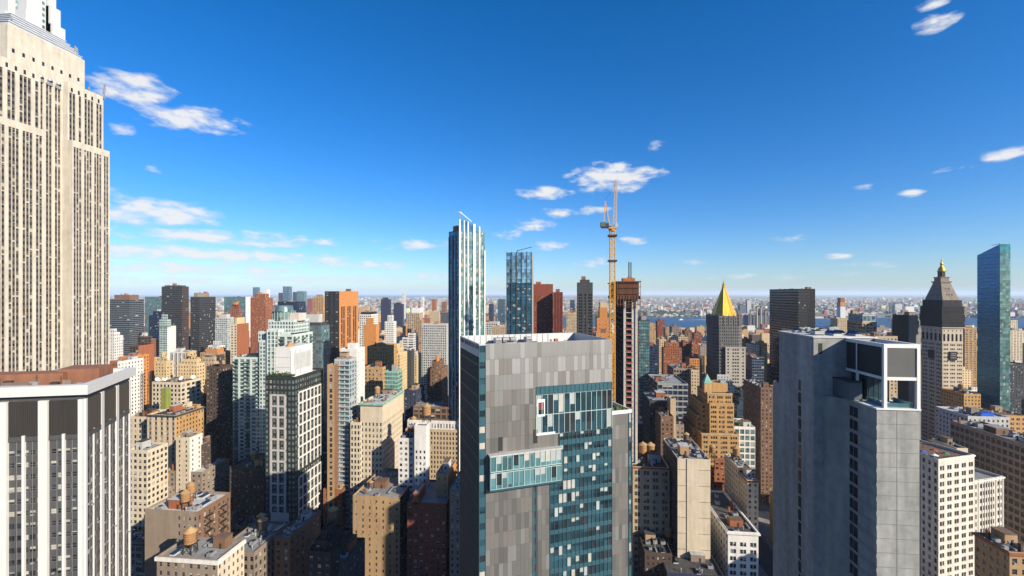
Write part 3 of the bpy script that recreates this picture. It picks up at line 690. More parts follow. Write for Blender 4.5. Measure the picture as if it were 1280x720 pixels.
# dark glass flank with its mullions
G, wins = Geo(), []
facade(G, wins, (0, DP), (0, 0), 0, zt-.4, curtain(wall('dark_mullion',(.02,.025,.03),.5,.1), glass('flank_glass', (.012,.02,.026), .1, .05, 1.6, .22), fl=4.1, bay=1.8, ww=.95, wh=.92, sill=.04, blind=.02)); facade(G, wins, (LW, 0), (LW, DP), 0, zt-.4, 'grey'); facade(G, wins, (LW, DP), (0, DP), 0, zt-.4, 'grey')
for r in wins: pane_quads(G, r)
G.build('glass_flank', hot)
# roof well behind a tall screen
G = Geo(); PW = wall('parapet_panel', (.55,.56,.56), .5, .08, .1)
G.box(0, LW, 0, .35, zt-3.4, zt, PW); G.box(0, .35, .35, DP-.35, zt-3.4, zt, PW); G.box(LW-.35, LW, .35, DP-.35, zt-3.4, zt, PW); G.box(0, LW, DP-.35, DP, zt-3.4, zt, PW)
for k in range(16): G.box(.6+k*1.9, .7+k*1.9, DP-.5, DP-.35, zt-3.4, zt-.1, METAL)
G.build('parapet', hot)
G = Geo(); G.quads([[(.35,.35,zt-3.3),(LW-.35,.35,zt-3.3),(LW-.35,DP-.35,zt-3.3),(.35,DP-.35,zt-3.3)]], ROOF_LT); G.build('roof', hot)
clutter(hot, 6, LW-5, 6, DP-2, zt-3.3, R, 14, False)
for x_ in (10, 12.4, 14.8, 20): G = Geo(); G.box(x_, x_+1.9, DP-5, DP-2.2, zt-3.3, zt-.6, METAL); [G.box(x_+.1, x_+1.8, DP-5.06, DP-5, zt-3+k*.4, zt-2.8+k*.4, STEEL) for k in range(5)]; G.build('chiller', hot)
# lower wing on the right
zw = 141.6
G = Geo(); G.box(LW+.02, LW+EX, .1, DP, 0, zw-1, wm('charcoal'))
nxx = int(round((EX-1)/1.2)); q5 = [[] for _ in TI]
for i in range(nxx):
    for j in range(int(zw/ph)+1):
        a, b_ = zw-(j+1)*ph, zw-j*ph; a = max(a, 0); x_ = LW+.05+i*(EX-1)/nxx
        q5[R.choice([1,2,2,3,3,3,4])].append([(x_,.03+R.random()*.03,a+.02),(x_+(EX-1)/nxx-.02,.03,a+.02),(x_+(EX-1)/nxx-.02,.03,b_-.02),(x_,.03,b_-.02)])
for k, q in enumerate(q5): G.quads(q, TI[k])
G.box(LW, LW+EX, 0, .3, zw-1, zw, WF); G.box(LW+EX-.3, LW+EX, .3, DP, zw-1, zw, WF)
G.build('side_wing', hot)
glazing('wing_glass_strip', LW+EX-.98, LW+EX, 0, zw-1, 4.1, 1, TF, .05, 1.5, .2)
G = Geo()
for k in range(26):
    a, b_, r_ = LW+.5+R.random()*(EX-2), 1+R.random()*2, .35+R.random()*.4; G.lathe(a, b_, [(0,zw-1),(r_,zw-.6+r_*.5),(r_*.7,zw-.3+r_),(0,zw-.1+r_)], LEAF, 6)
G.build('roof_planting', hot)
FOOT.append((98, 150, -32, 18)); HEROES.append((115, 0, 160, 'grey panelled hotel', 100, 145, -30, 15))

# ================================================================ concrete tower with open rooftop frame, right of centre
CONC = wall('board_marked_concrete', (.35,.345,.33), .85, .38, scale=.5, streak=.25); CON2 = wall('pale_precast', (.34,.34,.315), .8, .3, scale=.4, streak=.5); WFR = wall('white_painted_frame', (.80,.79,.76), .6, .05)
X0, X1, X2 = 120.3, 135.5, 155.6; YN, YS = -78.3, -88.0; zt = 162.5; zl = 146.2
ct = thing('concrete_tower', 'slab-like grey concrete tower with open white rooftop frame and dark louvres', 'tower', (X0, YS, 0))
def L_(x, y): return x-X0, y-YS
G = Geo(); WY = YN-YS
G.box(0, X1-X0, 0, WY, 0, zl, CON2)                                   # lower body
lx = X1-X0
G.quads([[(lx,WY+3.9,0),(lx-4.5,WY+.01,0),(lx-4.5,WY+.01,zl),(lx,WY+3.9,zl)], [(lx-4.5,WY+.01,zl),(lx,WY+.01,zl),(lx,WY+3.9,zl),(lx,WY+3.9,zl)]], CON2)
G.box(X1-X0+.01, X2-X0, 0, WY+6.7, 0, zt, CONC)                          # core slab
G.box(X2-X0+.01, X2-X0+5, .2, WY+6.4, 0, zz(478, 150), CONC)
n_ = 30; SEAM = wall('seam', (.20,.21,.21), .9, .1)
for k in range(1, 40):
    z_ = zl-k*3.55
    if z_ > 0:
        G.box(-.03, -.0, .0, WY, z_-.06, z_+.06, SEAM); G.box(0, X1-X0, WY, WY+.03, z_-.06, z_+.06, SEAM)
        G.box(-.01, X1-X0, WY+.0, WY+.12, z_-1.4, z_-.5, wall('concrete_band', (.30,.31,.31), .9, .2))
G.box(-.04, -.005, WY*.52, WY*.52+.08, 0, zl-.1, SEAM)
G.box(-.25, X1-X0, -.25, WY+.25, zl, zl+.35, WFR)
G.box(X1-X0-.2, X2-X0+.25, -.25, WY+6.95, zt, zt+.3, wall('roof_coping', (.7,.68,.62), .8, .1))
G.build('wall', ct)
G = Geo()
for k in range(36):
    z_ = zt-16.5-k*3.9
    if z_ > 3: G.box(6.6+X1-X0, 8.2+X1-X0, WY+6.68, WY+6.74, z_, z_+3.2, G_BLK); G.box(6.6+X1-X0, 8.2+X1-X0, WY+6.68, WY+6.8, z_-.25, z_, CONC)
G.build('slot_window', ct, kind=None)
for k in range(34):
    z_ = zl-4-k*3.55
    if z_ > 2:
        G = Geo(); G.box(7.2, 10.2, WY-.02, WY+.16, z_, z_+2.5, G_BLK); G.box(8.6, 8.75, WY+.16, WY+.22, z_, z_+2.5, FRAME); G.box(7.1, 10.3, WY+.1, WY+.3, z_-.2, z_, CON2, True); G.build('window', ct)
G = Geo(); G.box(X1-X0-.06, X1-X0-.0, WY+4.4, WY+5.4, zt-4.6, zt-1.6, LOUV); G.build('wall_vent', ct)
G = Geo(); t_ = .75                                                     # rooftop frame: posts and beams
fx0, fx1, fy0, fy1 = .1, X1-X0-.05, -.3, WY-1.7
zm = zt-8.6
for (a, b_) in ((fx0, fy0), (fx0, fy1-t_)): G.box(a, a+t_, b_, b_+t_, zl+.35, zt-1.0, WFR)
G.box(fx0+10.2, fx0+10.6, fy1-.5, fy1, zl+.35, zt-1, WFR)
G.box(fx0, fx0+t_, fy0, fy1, zt-1.0, zt, WFR, True); G.box(fx0+t_, fx1, fy1-t_, fy1, zt-.9, zt, WFR, True); G.box(fx0+t_, fx1, fy0, fy0+t_, zt-.9, zt, WFR, True)
G.box(fx0+.05, fx0+t_-.05, fy0+t_, fy1-t_, zm-.4, zm+.4, WFR, True); G.box(fx0+t_, fx1, fy1-t_+.05, fy1-.05, zm-.4, zm+.3, WFR, True); G.box(fx0+t_, fx1, fy0+.05, fy0+t_-.05, zm-.4, zm+.3, WFR, True)
G.build('roof_frame', ct)
G = Geo(); LV = wall('dark_louvre', (.035,.036,.04), .7, .15)
G.box(fx0+.25, fx0+.4, fy0+t_, fy1-t_, zm+.4, zt-1.0, wall('grey_louvre', (.13,.135,.13), .6, .1)); 
for k in range(36): G.box(fx0+.18, fx0+.26, fy0+t_, fy1-t_, zm+.5+k*.19, zm+.56+k*.19, FRAME)
G.box(fx0+t_, fx1, fy1-.45, fy1-.3, zm+.3, zt-.9, LV); G.box(fx0+t_, fx1, fy0+.3, fy0+.45, zm+.3, zt-.9, LV); G.box(fx0+t_, fx1, fy0+t_, fy1-t_, zt-1.2, zt-.92, ROOF_GY, True); G.box(fx0+t_, fx1, fy0+t_, fy1-t_, zm, zm+.15, LV, True)
for x_ in (10.2,): G.box(fx0+x_, fx0+x_+.35, fy1-.3, fy1-.1, zm+.3, zt-.9, WFR)
G.build('louvre_screen', ct)
G = Geo(); G.box(8.5, fx1, 1.2, fy1-1.6, zl+.35, zm, HG); [G.box(8.4, 8.5, y_, y_+.12, zl+.35, zm, STEEL) for y_ in np.arange(1.2, fy1-1.6, 1.2)]; [G.box(x_, x_+.12, fy1-1.6, fy1-1.5, zl+.35, zm, STEEL) for x_ in np.arange(8.5, fx1, 1.2)]; G.build('glass_pavilion', ct)
G = Geo(); [G.box(fx0+.9, fx0+8, y_, y_+.04, zl+.35, zl+1.5, G_TEAL) for y_ in (fy0+.8, fy1-.9)]; G.box(fx0+.8, fx0+.85, fy0+.8, fy1-.9, zl+.35, zl+1.5, G_TEAL); G.build('glass_railing', ct)
G = Geo(); G.box(8, lx-.05, WY-1.6, WY+1.6, zl+.4, zl+5.0, wm('slate')); G.box(7.8, lx-.05, WY-1.8, WY+1.8, zl+5.0, zl+5.3, wm('charcoal'), True); G.build('plant_room', ct)
clutter(ct, X1-X0+1, X2-X0-1, 1, WY+5.5, zt+.3, R, 9, False)
G = Geo()
for k in range(14): G.box(X1-X0+.4+k*1.4, X1-X0+.45+k*1.4, WY+6.2, WY+6.25, zt+.3, zt+1.3, METAL)
G.box(X1-X0+.4, X2-X0-.4, WY+6.2, WY+6.25, zt+1.25, zt+1.32, METAL); G.box(X1-X0+.4, X2-X0-.4, WY+6.2, WY+6.25, zt+.8, zt+.85, METAL); G.build('handrail', ct)
for k, (a, b_) in enumerate(((22, 13), (25, 14.5), (27, 12))):
    G = Geo(); G.bar((a,b_,zt+.3),(a,b_,zt+1.6),.12,METAL); G.lathe(a, b_, [(.05,zt+1.5),(.55,zt+1.7),(.75,zt+2.1),(.6,zt+2.0),(0,zt+1.7)], WFR, 12); G.build('satellite_dish', ct)
FOOT.append((104, 172, -102, -68)); HEROES.append((135, -80, 160, 'concrete slab tower', X0, X2, YS, YN))
# ================================================================ landmark towers
def root_at(name, label, cat, x, y, rz=0): return thing(name, label, cat, (x, y, 0), rz)
# --- clock tower under scaffold netting
xc, yc = gp(1178, 480); w_, dp = 20, 28
t = root_at('clock_tower', 'slender pale stone clock tower with netting round its upper floors and gilded cupola', 'tower', xc, yc-w_)
MT = wall('tuckahoe_marble', (.55,.46,.34), .8, .1); NET = wall('scaffold_netting', (.035,.033,.035), .9, .5, scale=1.2); MT2 = wall('weathered_marble', (.27,.22,.175), .85, .25)
G, wins = Geo(), []
st = S(fl=4.4, wall=MT, group=[3,3,3], ww=.6, wh=.42, sill=.3, rec=.3, blind=.1, top=17, gap=.25, glass=G_BLK)
prism(G, wins, rect(0, dp, 0, w_), 0, 139, [st, 'limestone', 'limestone', st], ROOF_GY)
for (p0, p1, n_) in (((0,w_),(0,0),5), ((dp,w_),(0,w_),5)):                # arcade near the top
    p0, p1 = np.array(p0,float), np.array(p1,float); L = np.linalg.norm(p1-p0); U = np.append((p1-p0)/L,0); N = np.array([U[1],-U[0],0]); Z = np.array([0,0,1.]); P = np.append(p0,0)
    for i in range(n_):
        s = L*(i+.5)/n_-L*.06+ (0); wd = L*.1; o = P+N*.06
        pts = [o+U*s+Z*124, o+U*(s+wd)+Z*124, o+U*(s+wd)+Z*131]+[o+U*(s+wd/2+wd/2*math.cos(a))+Z*(131+wd/2*math.sin(a)) for a in (math.pi/4, math.pi/2, 3*math.pi/4)]+[o+U*s+Z*131]
        c = o+U*(s+wd/2)+Z*128
        G.quads([[pts[k], pts[(k+1)%7], c, c] for k in range(7)], G_BLK)
        G.quads([[o+U*(s+wd*.3)+Z*134.5, o+U*(s+wd*.7)+Z*134.5, o+U*(s+wd*.7)+Z*136, o+U*(s+wd*.3)+Z*136]], G_BLK)
ring(G, rect(0, dp, 0, w_), 121.4, 122.2, .4, MT); ring(G, rect(0, dp, 0, w_), 138, 139, 1.2, MT)
place_windows(t, G, wins, True); G.build('wall', t)
for (x_, y_, sx_, sy_) in ((-.6, w_/2, .5, 3.6), (dp/2, w_+.6, 3.8, .5)):
    G = Geo(); G.box(x_-sx_, x_+sx_, y_-sy_, y_+sy_, 104, 113, NET, True)
    if sx_ < 1: [G.box(x_-.62, x_-.5, y_-2.6, y_+2.6, z_, z_+.7, wm('grey')) for z_ in (106.2, 108.6, 110.6)]
    G.build('clock_face', t)
G = Geo()
G.box(-.8, dp+.8, -.8, w_+.8, 139, 145, NET, True); G.box(-1.3, dp+1.3, -1.3, w_+1.3, 145, 152, NET, True); G.box(-.8, dp+.8, -.8, w_+.8, 152, 161, NET); G.box(.6, dp-.6, .6, w_-.6, 161, 168, NET)
for z_ in (145.2, 148.5, 152.2, 156.5, 161.1): ring(G, rect(-1.0, dp+1, -1.0, w_+1), z_, z_+.35, .5, wm('charcoal'))
for k in range(14):
    for z0_ in (139, ): G.box(-1.5, -1.3, k*1.55, k*1.55+.15, z0_, 161, wm('charcoal')); G.box(k*2.05, k*2.05+.15, w_+1.3, w_+1.5, z0_, 161, wm('charcoal'))
G.build('scaffold_netting', t)
G = Geo(); a = inset(rect(0,dp,0,w_), 1.6); cx, cy = dp/2, w_/2; top = [(cx-5.2,cy+4.6),(cx-5.2,cy-4.6),(cx+5.2,cy-4.6),(cx+5.2,cy+4.6)]
for i in range(4):
    j = (i+1)%4; G.quads([[(*a[i],167),(*a[j],167),(*top[j],187),(*top[i],187)]], MT2)
for i in range(4):
    j = (i+1)%4; A_, B_, C_, D_ = [np.array(q) for q in ((*a[i],167),(*a[j],167),(*top[j],187),(*top[i],187))]
    nn = np.cross(B_-A_, D_-A_); nn = nn/np.linalg.norm(nn)*.25
    for (s, hgt) in ((.32,.3),(.5,.3),(.68,.3),(.38,.62),(.62,.62)):
        for (ds) in (0,):
            f = lambda u_, v_: (A_*(1-u_)+B_*u_)*(1-v_)+(D_*(1-u_)+C_*u_)*v_+nn
            G.quads([[f(s-.04,hgt),f(s+.04,hgt),f(s+.04,hgt+.09),f(s-.04,hgt+.09)]], G_BLK)
G.build('pyramid_roof', t)
G = Geo(); G.box(cx-6.2,cx+6.2,cy-5.6,cy+5.6,187,188.6,MT2,True); G.box(cx-4.4,cx+4.4,cy-4.2,cy+4.2,188.6,192.5,MT2); G.box(cx-5,cx+5,cy-4.8,cy+4.8,192.5,193.3,MT2,True)
for k in range(8): a_ = k*math.pi/4+.39; G.lathe(cx+2.9*math.cos(a_), cy+2.9*math.sin(a_), [(.45,193.3),(.4,199)], MT2, 8)
G.lathe(cx, cy, [(2.2,193.3),(2.2,199)], G_BLK, 10); G.lathe(cx, cy, [(3.8,199),(3.9,199.6),(3.3,199.6)], MT2, 12); G.build('lantern', t)
G = Geo(); G.lathe(cx, cy, [(3.3,199.6),(3.2,201),(2.6,203),(1.5,204.6),(1.1,205.2),(1.1,207),(1.6,207.2),(1.2,208),(.7,209.6),(.35,211),(.8,211.6),(.3,212.6),(.12,217),(0,217)], GOLD, 16); G.build('gilded_cupola', t, smooth=True)
take(xc, xc+dp, yc-w_, yc); HEROES.append((xc+10, yc-10, 140, 'netted clock tower', xc, xc+dp, yc-w_, yc))
# --- tower with gilded pyramid
xc, yc = gp(907, 540); w_ = 23; xe = onY(879, yc); dp = min(36, xe-xc)
t = root_at('office_tower', 'grey stone gothic tower crowned by a steep gilded pyramid roof', 'tower', xc, yc-w_)
ST = wall('grey_limestone', (.42,.38,.32), .85, .12)
G, wins = Geo(), []
z1 = zz(433, 545); zo = zz(394, 560); zp = zz(482, 530)
sg = S(fl=3.9, wall=ST, group=[1,3,1], wh=.5, sill=.25, rec=.35, blind=.08, glass=G_BLK, gap=.28); sg2 = S(fl=3.9, wall=ST, group=[2,2,2,2], wh=.5, sill=.25, rec=.35, blind=.08, glass=G_BLK, gap=.3)
prism(G, wins, rect(0, dp, 0, w_), 0, z1, [sg, None, None, sg2], ROOF_GY, 1.6, (.5, 1.0, ST), ST)
prism(G, wins, rect(-2, dp+4, -4, w_+3), 0, zp, [sg2, None, None, sg2], ROOF_GY, 1, (.6, 1.2, ST), ST)
q = 5.5; a0, a1, b0, b1 = 3, dp+2, 1, w_+12
octo = [(a0,b1-q),(a0,b0+q),(a0+q,b0),(a1-q,b0),(a1,b0+q),(a1,b1-q),(a1-q,b1),(a0+q,b1)]
so = S(fl=3.9, wall=wall('shade_darkened_limestone', (.15,.145,.14), .85, .2), bay=2.5, ww=.42, wh=.55, sill=.2, rec=.35, blind=.03, glass=G_BLK, band=5)  # limestone colour darkened over the whole octagon to carry its shade
so1 = dict(so); so1['wall'] = ST
prism(G, wins, octo, 0, zo, [so, so, so, None, None, None, so, so], ROOF_DK, 1.5)
for (p, q_) in zip(octo, octo[1:]+octo[:1]):
    for k in range(4):
        x_, y_ = p[0]+(q_[0]-p[0])*k/4, p[1]+(q_[1]-p[1])*k/4
        G.bar((x_, y_, zo-12), (x_, y_, zo), .9, wall('shade_darkened_limestone', (.15,.145,.14))); G.bar((x_, y_, zo), (x_, y_, zo+4.2), .7, wall('shade_darkened_limestone', (.15,.145,.14)), .05)
place_windows(t, G, wins, True); G.build('wall', t)
G = Geo(); cx, cy = (a0+a1)/2, (b0+b1)/2; rb = 14; za, zb_ = zo-1, zz(356, 556)
G.lathe(cx, cy, [(rb+.8, za), (rb, za+1), (1.4, zb_-3)], GOLD, 8, math.pi/8); G.lathe(cx, cy, [(1.4,zb_-3),(2.4,zb_-2.8),(2.2,zb_-1.6),(1.3,zb_-1.2),(1.6,zb_+1),(.6,zb_+3),(.2,zb_+7),(0,zb_+7)], GOLD, 8, math.pi/8)
for k in range(8): a_ = k*math.pi/4+math.pi/8; G.bar((cx+rb*math.cos(a_),cy+rb*math.sin(a_),za+1),(cx+1.4*math.cos(a_),cy+1.4*math.sin(a_),zb_-3),.5,GOLD)
G.build('pyramid_roof', t)
take(xc-3, xc+dp+5, yc-w_-5, yc+7); HEROES.append((xc+10, yc-10, 150, 'gold-roofed tower', xc, xc+dp, yc-w_, yc))
# --- slim blue glass tower, far right
xc, yc = gp(1250, 505); xe = onY(1221.5, yc); dp = xe-xc; ye = onX(1263, xc)
t = root_at('glass_tower', 'slim blue glass tower with slanted top at the right edge of the skyline', 'tower', xc, ye)
G, wins = Geo(), []; w_ = yc-ye; zt = zz(305, 505); zt2 = zz(319, 530)
BG = glass('deep_blue_glass', (.012,.10,.26), .7, .05, 1.6, .05, (.8,1.15)); GG2 = glass('sea_green_glass', (.04,.19,.20), .45, .1, 1.6, .05, (.7,1.3)); BF = wall('blue_mullion', (.03,.09,.14), .35, .1, .4)
f1 = S(fl=3.9, bay=1.9, ww=.95, wh=.9, sill=.05, rec=.04, wall=BF, glass=BG, blind=0, top=0.2); f2 = S(fl=3.9, bay=1.9, ww=.9, wh=.8, sill=.12, rec=.05, wall=GG2, glass=G_GREEN, blind=.06, top=.2)
facade(G, wins, (0, w_), (0, 0), 0, zt2, f2); facade(G, wins, (dp, w_), (0, w_), 0, zt2, f1); facade(G, wins, (0, 0), (dp, 0), 0, zt2, f1); facade(G, wins, (dp, 0), (dp, w_), 0, zt2, None)
for r in wins: pane_quads(G, r)
def sl(x): return zt-(zt-zt2)*x/dp
G.quads([[(0,w_,zt2),(0,0,zt2),(0,0,zt),(0,w_,zt)]], GG2); G.quads([[(dp,w_,zt2),(0,w_,zt2),(0,w_,zt),(dp,w_,zt2+.01)]], BG); G.quads([[(0,0,zt2),(dp,0,zt2),(dp,0,zt2+.01),(0,0,zt)]], BG); G.quads([[(0,0,zt),(dp,0,zt2+.01),(dp,w_,zt2+.01),(0,w_,zt)]], METAL)
G.build('glass_facade', t)
G = Geo(); G.bar((6,w_/2,sl(6)-1),(6,w_/2,sl(6)+4),.5,METAL); G.bar((6,w_/2,sl(6)+3.6),(16,w_/2,sl(6)+2.2),.4,METAL); G.build('cleaning_crane', t)
take(xc, xe, ye, yc); HEROES.append((xc+10, yc-5, 230, 'slanted blue glass tower', xc, xe, ye, yc))
# --- white-finned residential tower, left of centre
A_, B_, C_ = np.array(gp(561, 330)), np.array(gp(573.5, 320)), np.array(gp(606, 331)); bk = np.array([26., 5.])
t = root_at('residential_tower', 'slender glass residential tower striped with bright white vertical fins', 'tower', B_[0], B_[1])
G, wins = Geo(), []
zA, zB = zz(288, 322), zz(273, 322)
WFN = wall('white_fin', (.80,.79,.74), .5, .05); bf = S(fl=3.3, bay=1.7, ww=.92, wh=.78, sill=.14, rec=.08, wall=wall('blue_mullion',(.03,.09,.14)), glass=G_BLUE, blind=.1, top=.5); gf = S(fl=3.3, bay=1.35, ww=.9, wh=.78, sill=.14, rec=.08, wall=wall('green_mullion',(.12,.20,.17),.5,.1), glass=G_TEAL, blind=.3, top=.5)
poly = [tuple(A_), tuple(B_), tuple(C_), tuple(C_+bk), tuple(A_+bk)]
prism(G, wins, poly, 0, zA, [bf, gf, gf, None, None], ROOF_GY, .5, None, METAL, org=B_)
for r in wins: pane_quads(G, r)
Uf = np.append((C_-B_)/np.linalg.norm(C_-B_), 0); Nf = np.array([Uf[1], -Uf[0], 0]); Lf = np.linalg.norm(C_-B_); Z = np.array([0,0,1.])
def fin(s0, s1, zlo, zhi, o=.8, mat=WFN, G=G):
    a, b2 = Uf*s0, Uf*s1; c, d2 = a+Nf*o, b2+Nf*o
    G.quads([[c+Z*zlo,d2+Z*zlo,d2+Z*zhi,c+Z*zhi],[a+Z*zlo,c+Z*zlo,c+Z*zhi,a+Z*zhi],[d2+Z*zlo,b2+Z*zlo,b2+Z*zhi,d2+Z*zhi],[c+Z*zhi,d2+Z*zhi,b2+Z*zhi,a+Z*zhi]], mat)
G.build('glass_facade', t)
for s0, s1, h in ((0,1.0,zB),(3.6,4.4,zB-.6),(6.6,7.5,zB-1.2),(11.2,12.9,zB-2.4),(15.7,16.8,zB-4),(Lf-.7,Lf,zz(310,322))):
    G = Geo(); fin(s0, s1, 0, h-1, .8, WFN, G); G.build('fin', t)
Ua = np.append((B_-A_)/np.linalg.norm(B_-A_), 0); Na = np.array([Ua[1], -Ua[0], 0])
for s in (.2, 4.6, 8.6):
    G = Geo(); a = np.append(A_-B_,0)+Ua*s; G.quads([[a+Na*.5, a+Ua*1.0+Na*.5, a+Ua*1.0+Na*.5+Z*(zA-4), a+Na*.5+Z*(zA-4)],[a, a+Na*.5, a+Na*.5+Z*(zA-4), a+Z*(zA-4)],[a+Ua+Na*.5,a+Ua,a+Ua+Z*(zA-4),a+Ua+Na*.5+Z*(zA-4)]], wall('shade_toned_fin', (.20,.24,.32), .5, .08)); G.build('fin', t)  # white fins coloured blue-grey to paint in the shade on this angled facet
G = Geo(); sc_ = [(1.2,3.5,zB-1.5),(4.5,6.5,zB-2),(7.6,11.1,zB-3.2),(13,15.6,zB-5.5)]
for s0, s1, h in sc_: fin(s0, s1, zA-1, h, .15, G_BLUE, G)
Q3 = lambda p: p
for s in (2, 9, 16): a = Uf*s; b2 = a-Nf*12; G.bar(tuple(a+Z*(zA-1)), tuple(b2+Z*(zA-1)), .8, METAL)
G.build('crown_screen', t)
G = Geo(); c0 = Uf*3-Nf*8; G.box(c0[0]-3,c0[0]+4,c0[1]-3,c0[1]+3,zA-.5,zA+4,wm('taupe')); G.build('penthouse', t)
G = Geo(); p = Uf*3-Nf*4+Z*(zB+5); G.bar(tuple(p-Z*4), tuple(p), .4, METAL); G.bar(tuple(p), tuple(p+Uf*9-Z*6), .5, METAL); G.bar(tuple(p-Uf*1.5), tuple(p+Uf*1.2), .3, METAL); G.build('cleaning_crane', t)
take(A_[0]-3, C_[0]+28, C_[1]-2, A_[1]+3); HEROES.append((B_[0]+10, B_[1]-10, 220, 'white-finned tower', B_[0], B_[0]+28, C_[1], A_[1]))
# --- dark-finned glass tower
x0, y1 = gp(633, 470); y0 = onX(665, x0)
t = root_at('glass_tower', 'dark blue mirrored glass tower with five bronze vertical fins', 'tower', x0, y0); w_ = y1-y0; zt = zz(316, 472)
G, wins = Geo(), []; LBG = glass('pale_sky_glass', (.30,.50,.62), .7, .1, 1.6, .04)
prism(G, wins, rect(0, 26, 0, w_), 0, zt-32, [S(fl=3.4, bay=1.7, ww=.93, wh=.75, sill=.16, rec=.05, wall=BF, glass=G_BLUE, blind=.14), None, None, None], ROOF_GY, .3)
for r in wins: pane_quads(G, r)
wins = []; facade(G, wins, (0, w_), (0, 0), zt-32, zt, S(fl=3.4, bay=1.7, ww=.94, wh=.92, sill=.04, rec=.05, wall=BF, glass=LBG, blind=0, top=.1)); [pane_quads(G, r) for r in wins]
for (p, q_) in (((0,0),(26,0)), ((26,0),(26,w_)), ((26,w_),(0,w_))): facade(G, [], p, q_, zt-32, zt, None)
cap(G, rect(0,26,0,w_), zt-.5, ROOF_GY); G.build('glass_facade', t)
for k in range(6):
    y_ = w_*k/5; G = Geo(); G.box(-.7, 0, max(0,y_-.4), min(w_, y_+.4), 0, zt+.8, wall('bronze_fin', (.10,.08,.06), .5, .1)); G.build('fin', t)
G = Geo(); G.bar((8,w_*.6,zt-1),(8,w_*.6,zt+3.4),.5,STEEL); G.bar((8,w_*.62,zt+2.4),(8,w_*.02,zt+6.6),.6,STEEL); G.build('cleaning_crane', t)
take(x0, x0+26, y0, y1); HEROES.append((x0+5, y0+10, 220, 'dark-finned glass tower', x0, x0+26, y0, y1))
# --- tower under construction
x0, y1 = gp(779.5, 262); y0 = onX(797, x0); w_ = y1-y0; dp = 46; zt = zz(372, 262)
t = root_at('unfinished_tower', 'slender concrete tower under construction with brown formwork cage on top', 'tower', x0, y0)
G = Geo(); RAW = wall('raw_concrete', (.50,.46,.41), .9, .25); FRM = wall('rusty_formwork', (.14,.06,.035), .85, .4, scale=1.2); RED = wall('red_edge_guard', (.30,.055,.04), .7, .2)
yq = [0, w_*.16, w_*.40, w_*.84, w_]
G.box(0, dp, yq[0], yq[1], 0, zt, RAW); G.box(.6, dp, yq[1]+.01, yq[2], 0, zt, RAW); G.box(2.2, dp, yq[2]+.01, yq[3]-.01, 0, zt, wm('charcoal')); G.box(0, 1.4, yq[3], w_, 0, zt, RAW)
G.box(2.2, dp, w_-.3, w_, 0, zt, wm('charcoal'))
nf = int(zt/3.3)
G.build('wall', t)
G = Geo()
for k in range(nf):
    z_ = 2+k*3.3
    G.box(-.1, 2.2, yq[2]+.02, yq[3]-.02, z_, z_+.3, RAW, True)
    if k < nf-4: G.box(-.18, -.1, yq[2]-.3, yq[3]-.02, z_+.3, z_+1.2, RED)
    G.box(2.2, dp-1, w_, w_+.8, z_, z_+.25, wall('slab_edge', (.18,.13,.12), .9, .2), True)
    for q in range(8): G.box(4+q*5, 4.3+q*5, w_, w_+.7, z_+.25, z_+3.3, wm('darkbrown'))
    G.box(-.02, 0, yq[0], yq[1], z_, z_+.08, STEEL)
G.build('floor_slabs', t)
G = Geo()
G.box(-1.5, dp+1, -1.4, w_+4, zt-1, zt+1, FRM, True); G.box(-.8, dp, -.6, w_+3.2, zt+1, zt+9, FRM); G.box(-2, dp+1, -1.8, w_+4.4, zt+9, zt+9.6, FRM, True)
for k in range(9): y_ = -1.4+k*(w_+5)/8; G.box(-1.9, -1.6, y_, y_+.25, zt-5, zt+9, wall('rust_steel', (.20,.08,.04), .8, .3)); 
for z_ in (zt-4, zt+2.5, zt+6): G.box(-1.95, -1.65, -1.6, w_+4, z_, z_+.3, FRM, True)
for k in range(15): G.box(-1.2+k*3, -1+k*3, w_+3.9, w_+4.1, zt-4, zt+9, FRM)
G.box(3, 9, 1, w_, zt+9.6, zt+11.5, wall('orange_formwork', (.38,.12,.04), .8, .3)); G.box(11, 13, 1, 4, zt+9.6, zt+12.6, METAL)
for k in range(10): G.box(-1.8, -1.7, -1.4+k*1.4, -1.3+k*1.4, zt+9.6, zt+11, wm('orange'))
G.build('formwork_cage', t)
G = Geo(); 
for a, b_ in ((4,3),(5.4,3),(4,4.4),(5.4,4.4)): G.bar((a,b_,zt+9),(a,b_,zt+21),.22,STEEL)
for k in range(8): G.bar((4,3,zt+10+k*1.4),(5.4,4.4,zt+11.4+k*1.4),.14,STEEL); G.bar((5.4,3,zt+10+k*1.4),(4,4.4,zt+11.4+k*1.4),.14,STEEL); G.box(3.9,5.5,2.9,4.5,zt+10+k*1.4,zt+10.1+k*1.4,STEEL)
G.build('hoist_mast', t)
take(x0-2, x0+dp, y0-3, y1+6); HEROES.append((x0, y0, 170, 'tower under construction', x0, x0+dp, y0, y1))
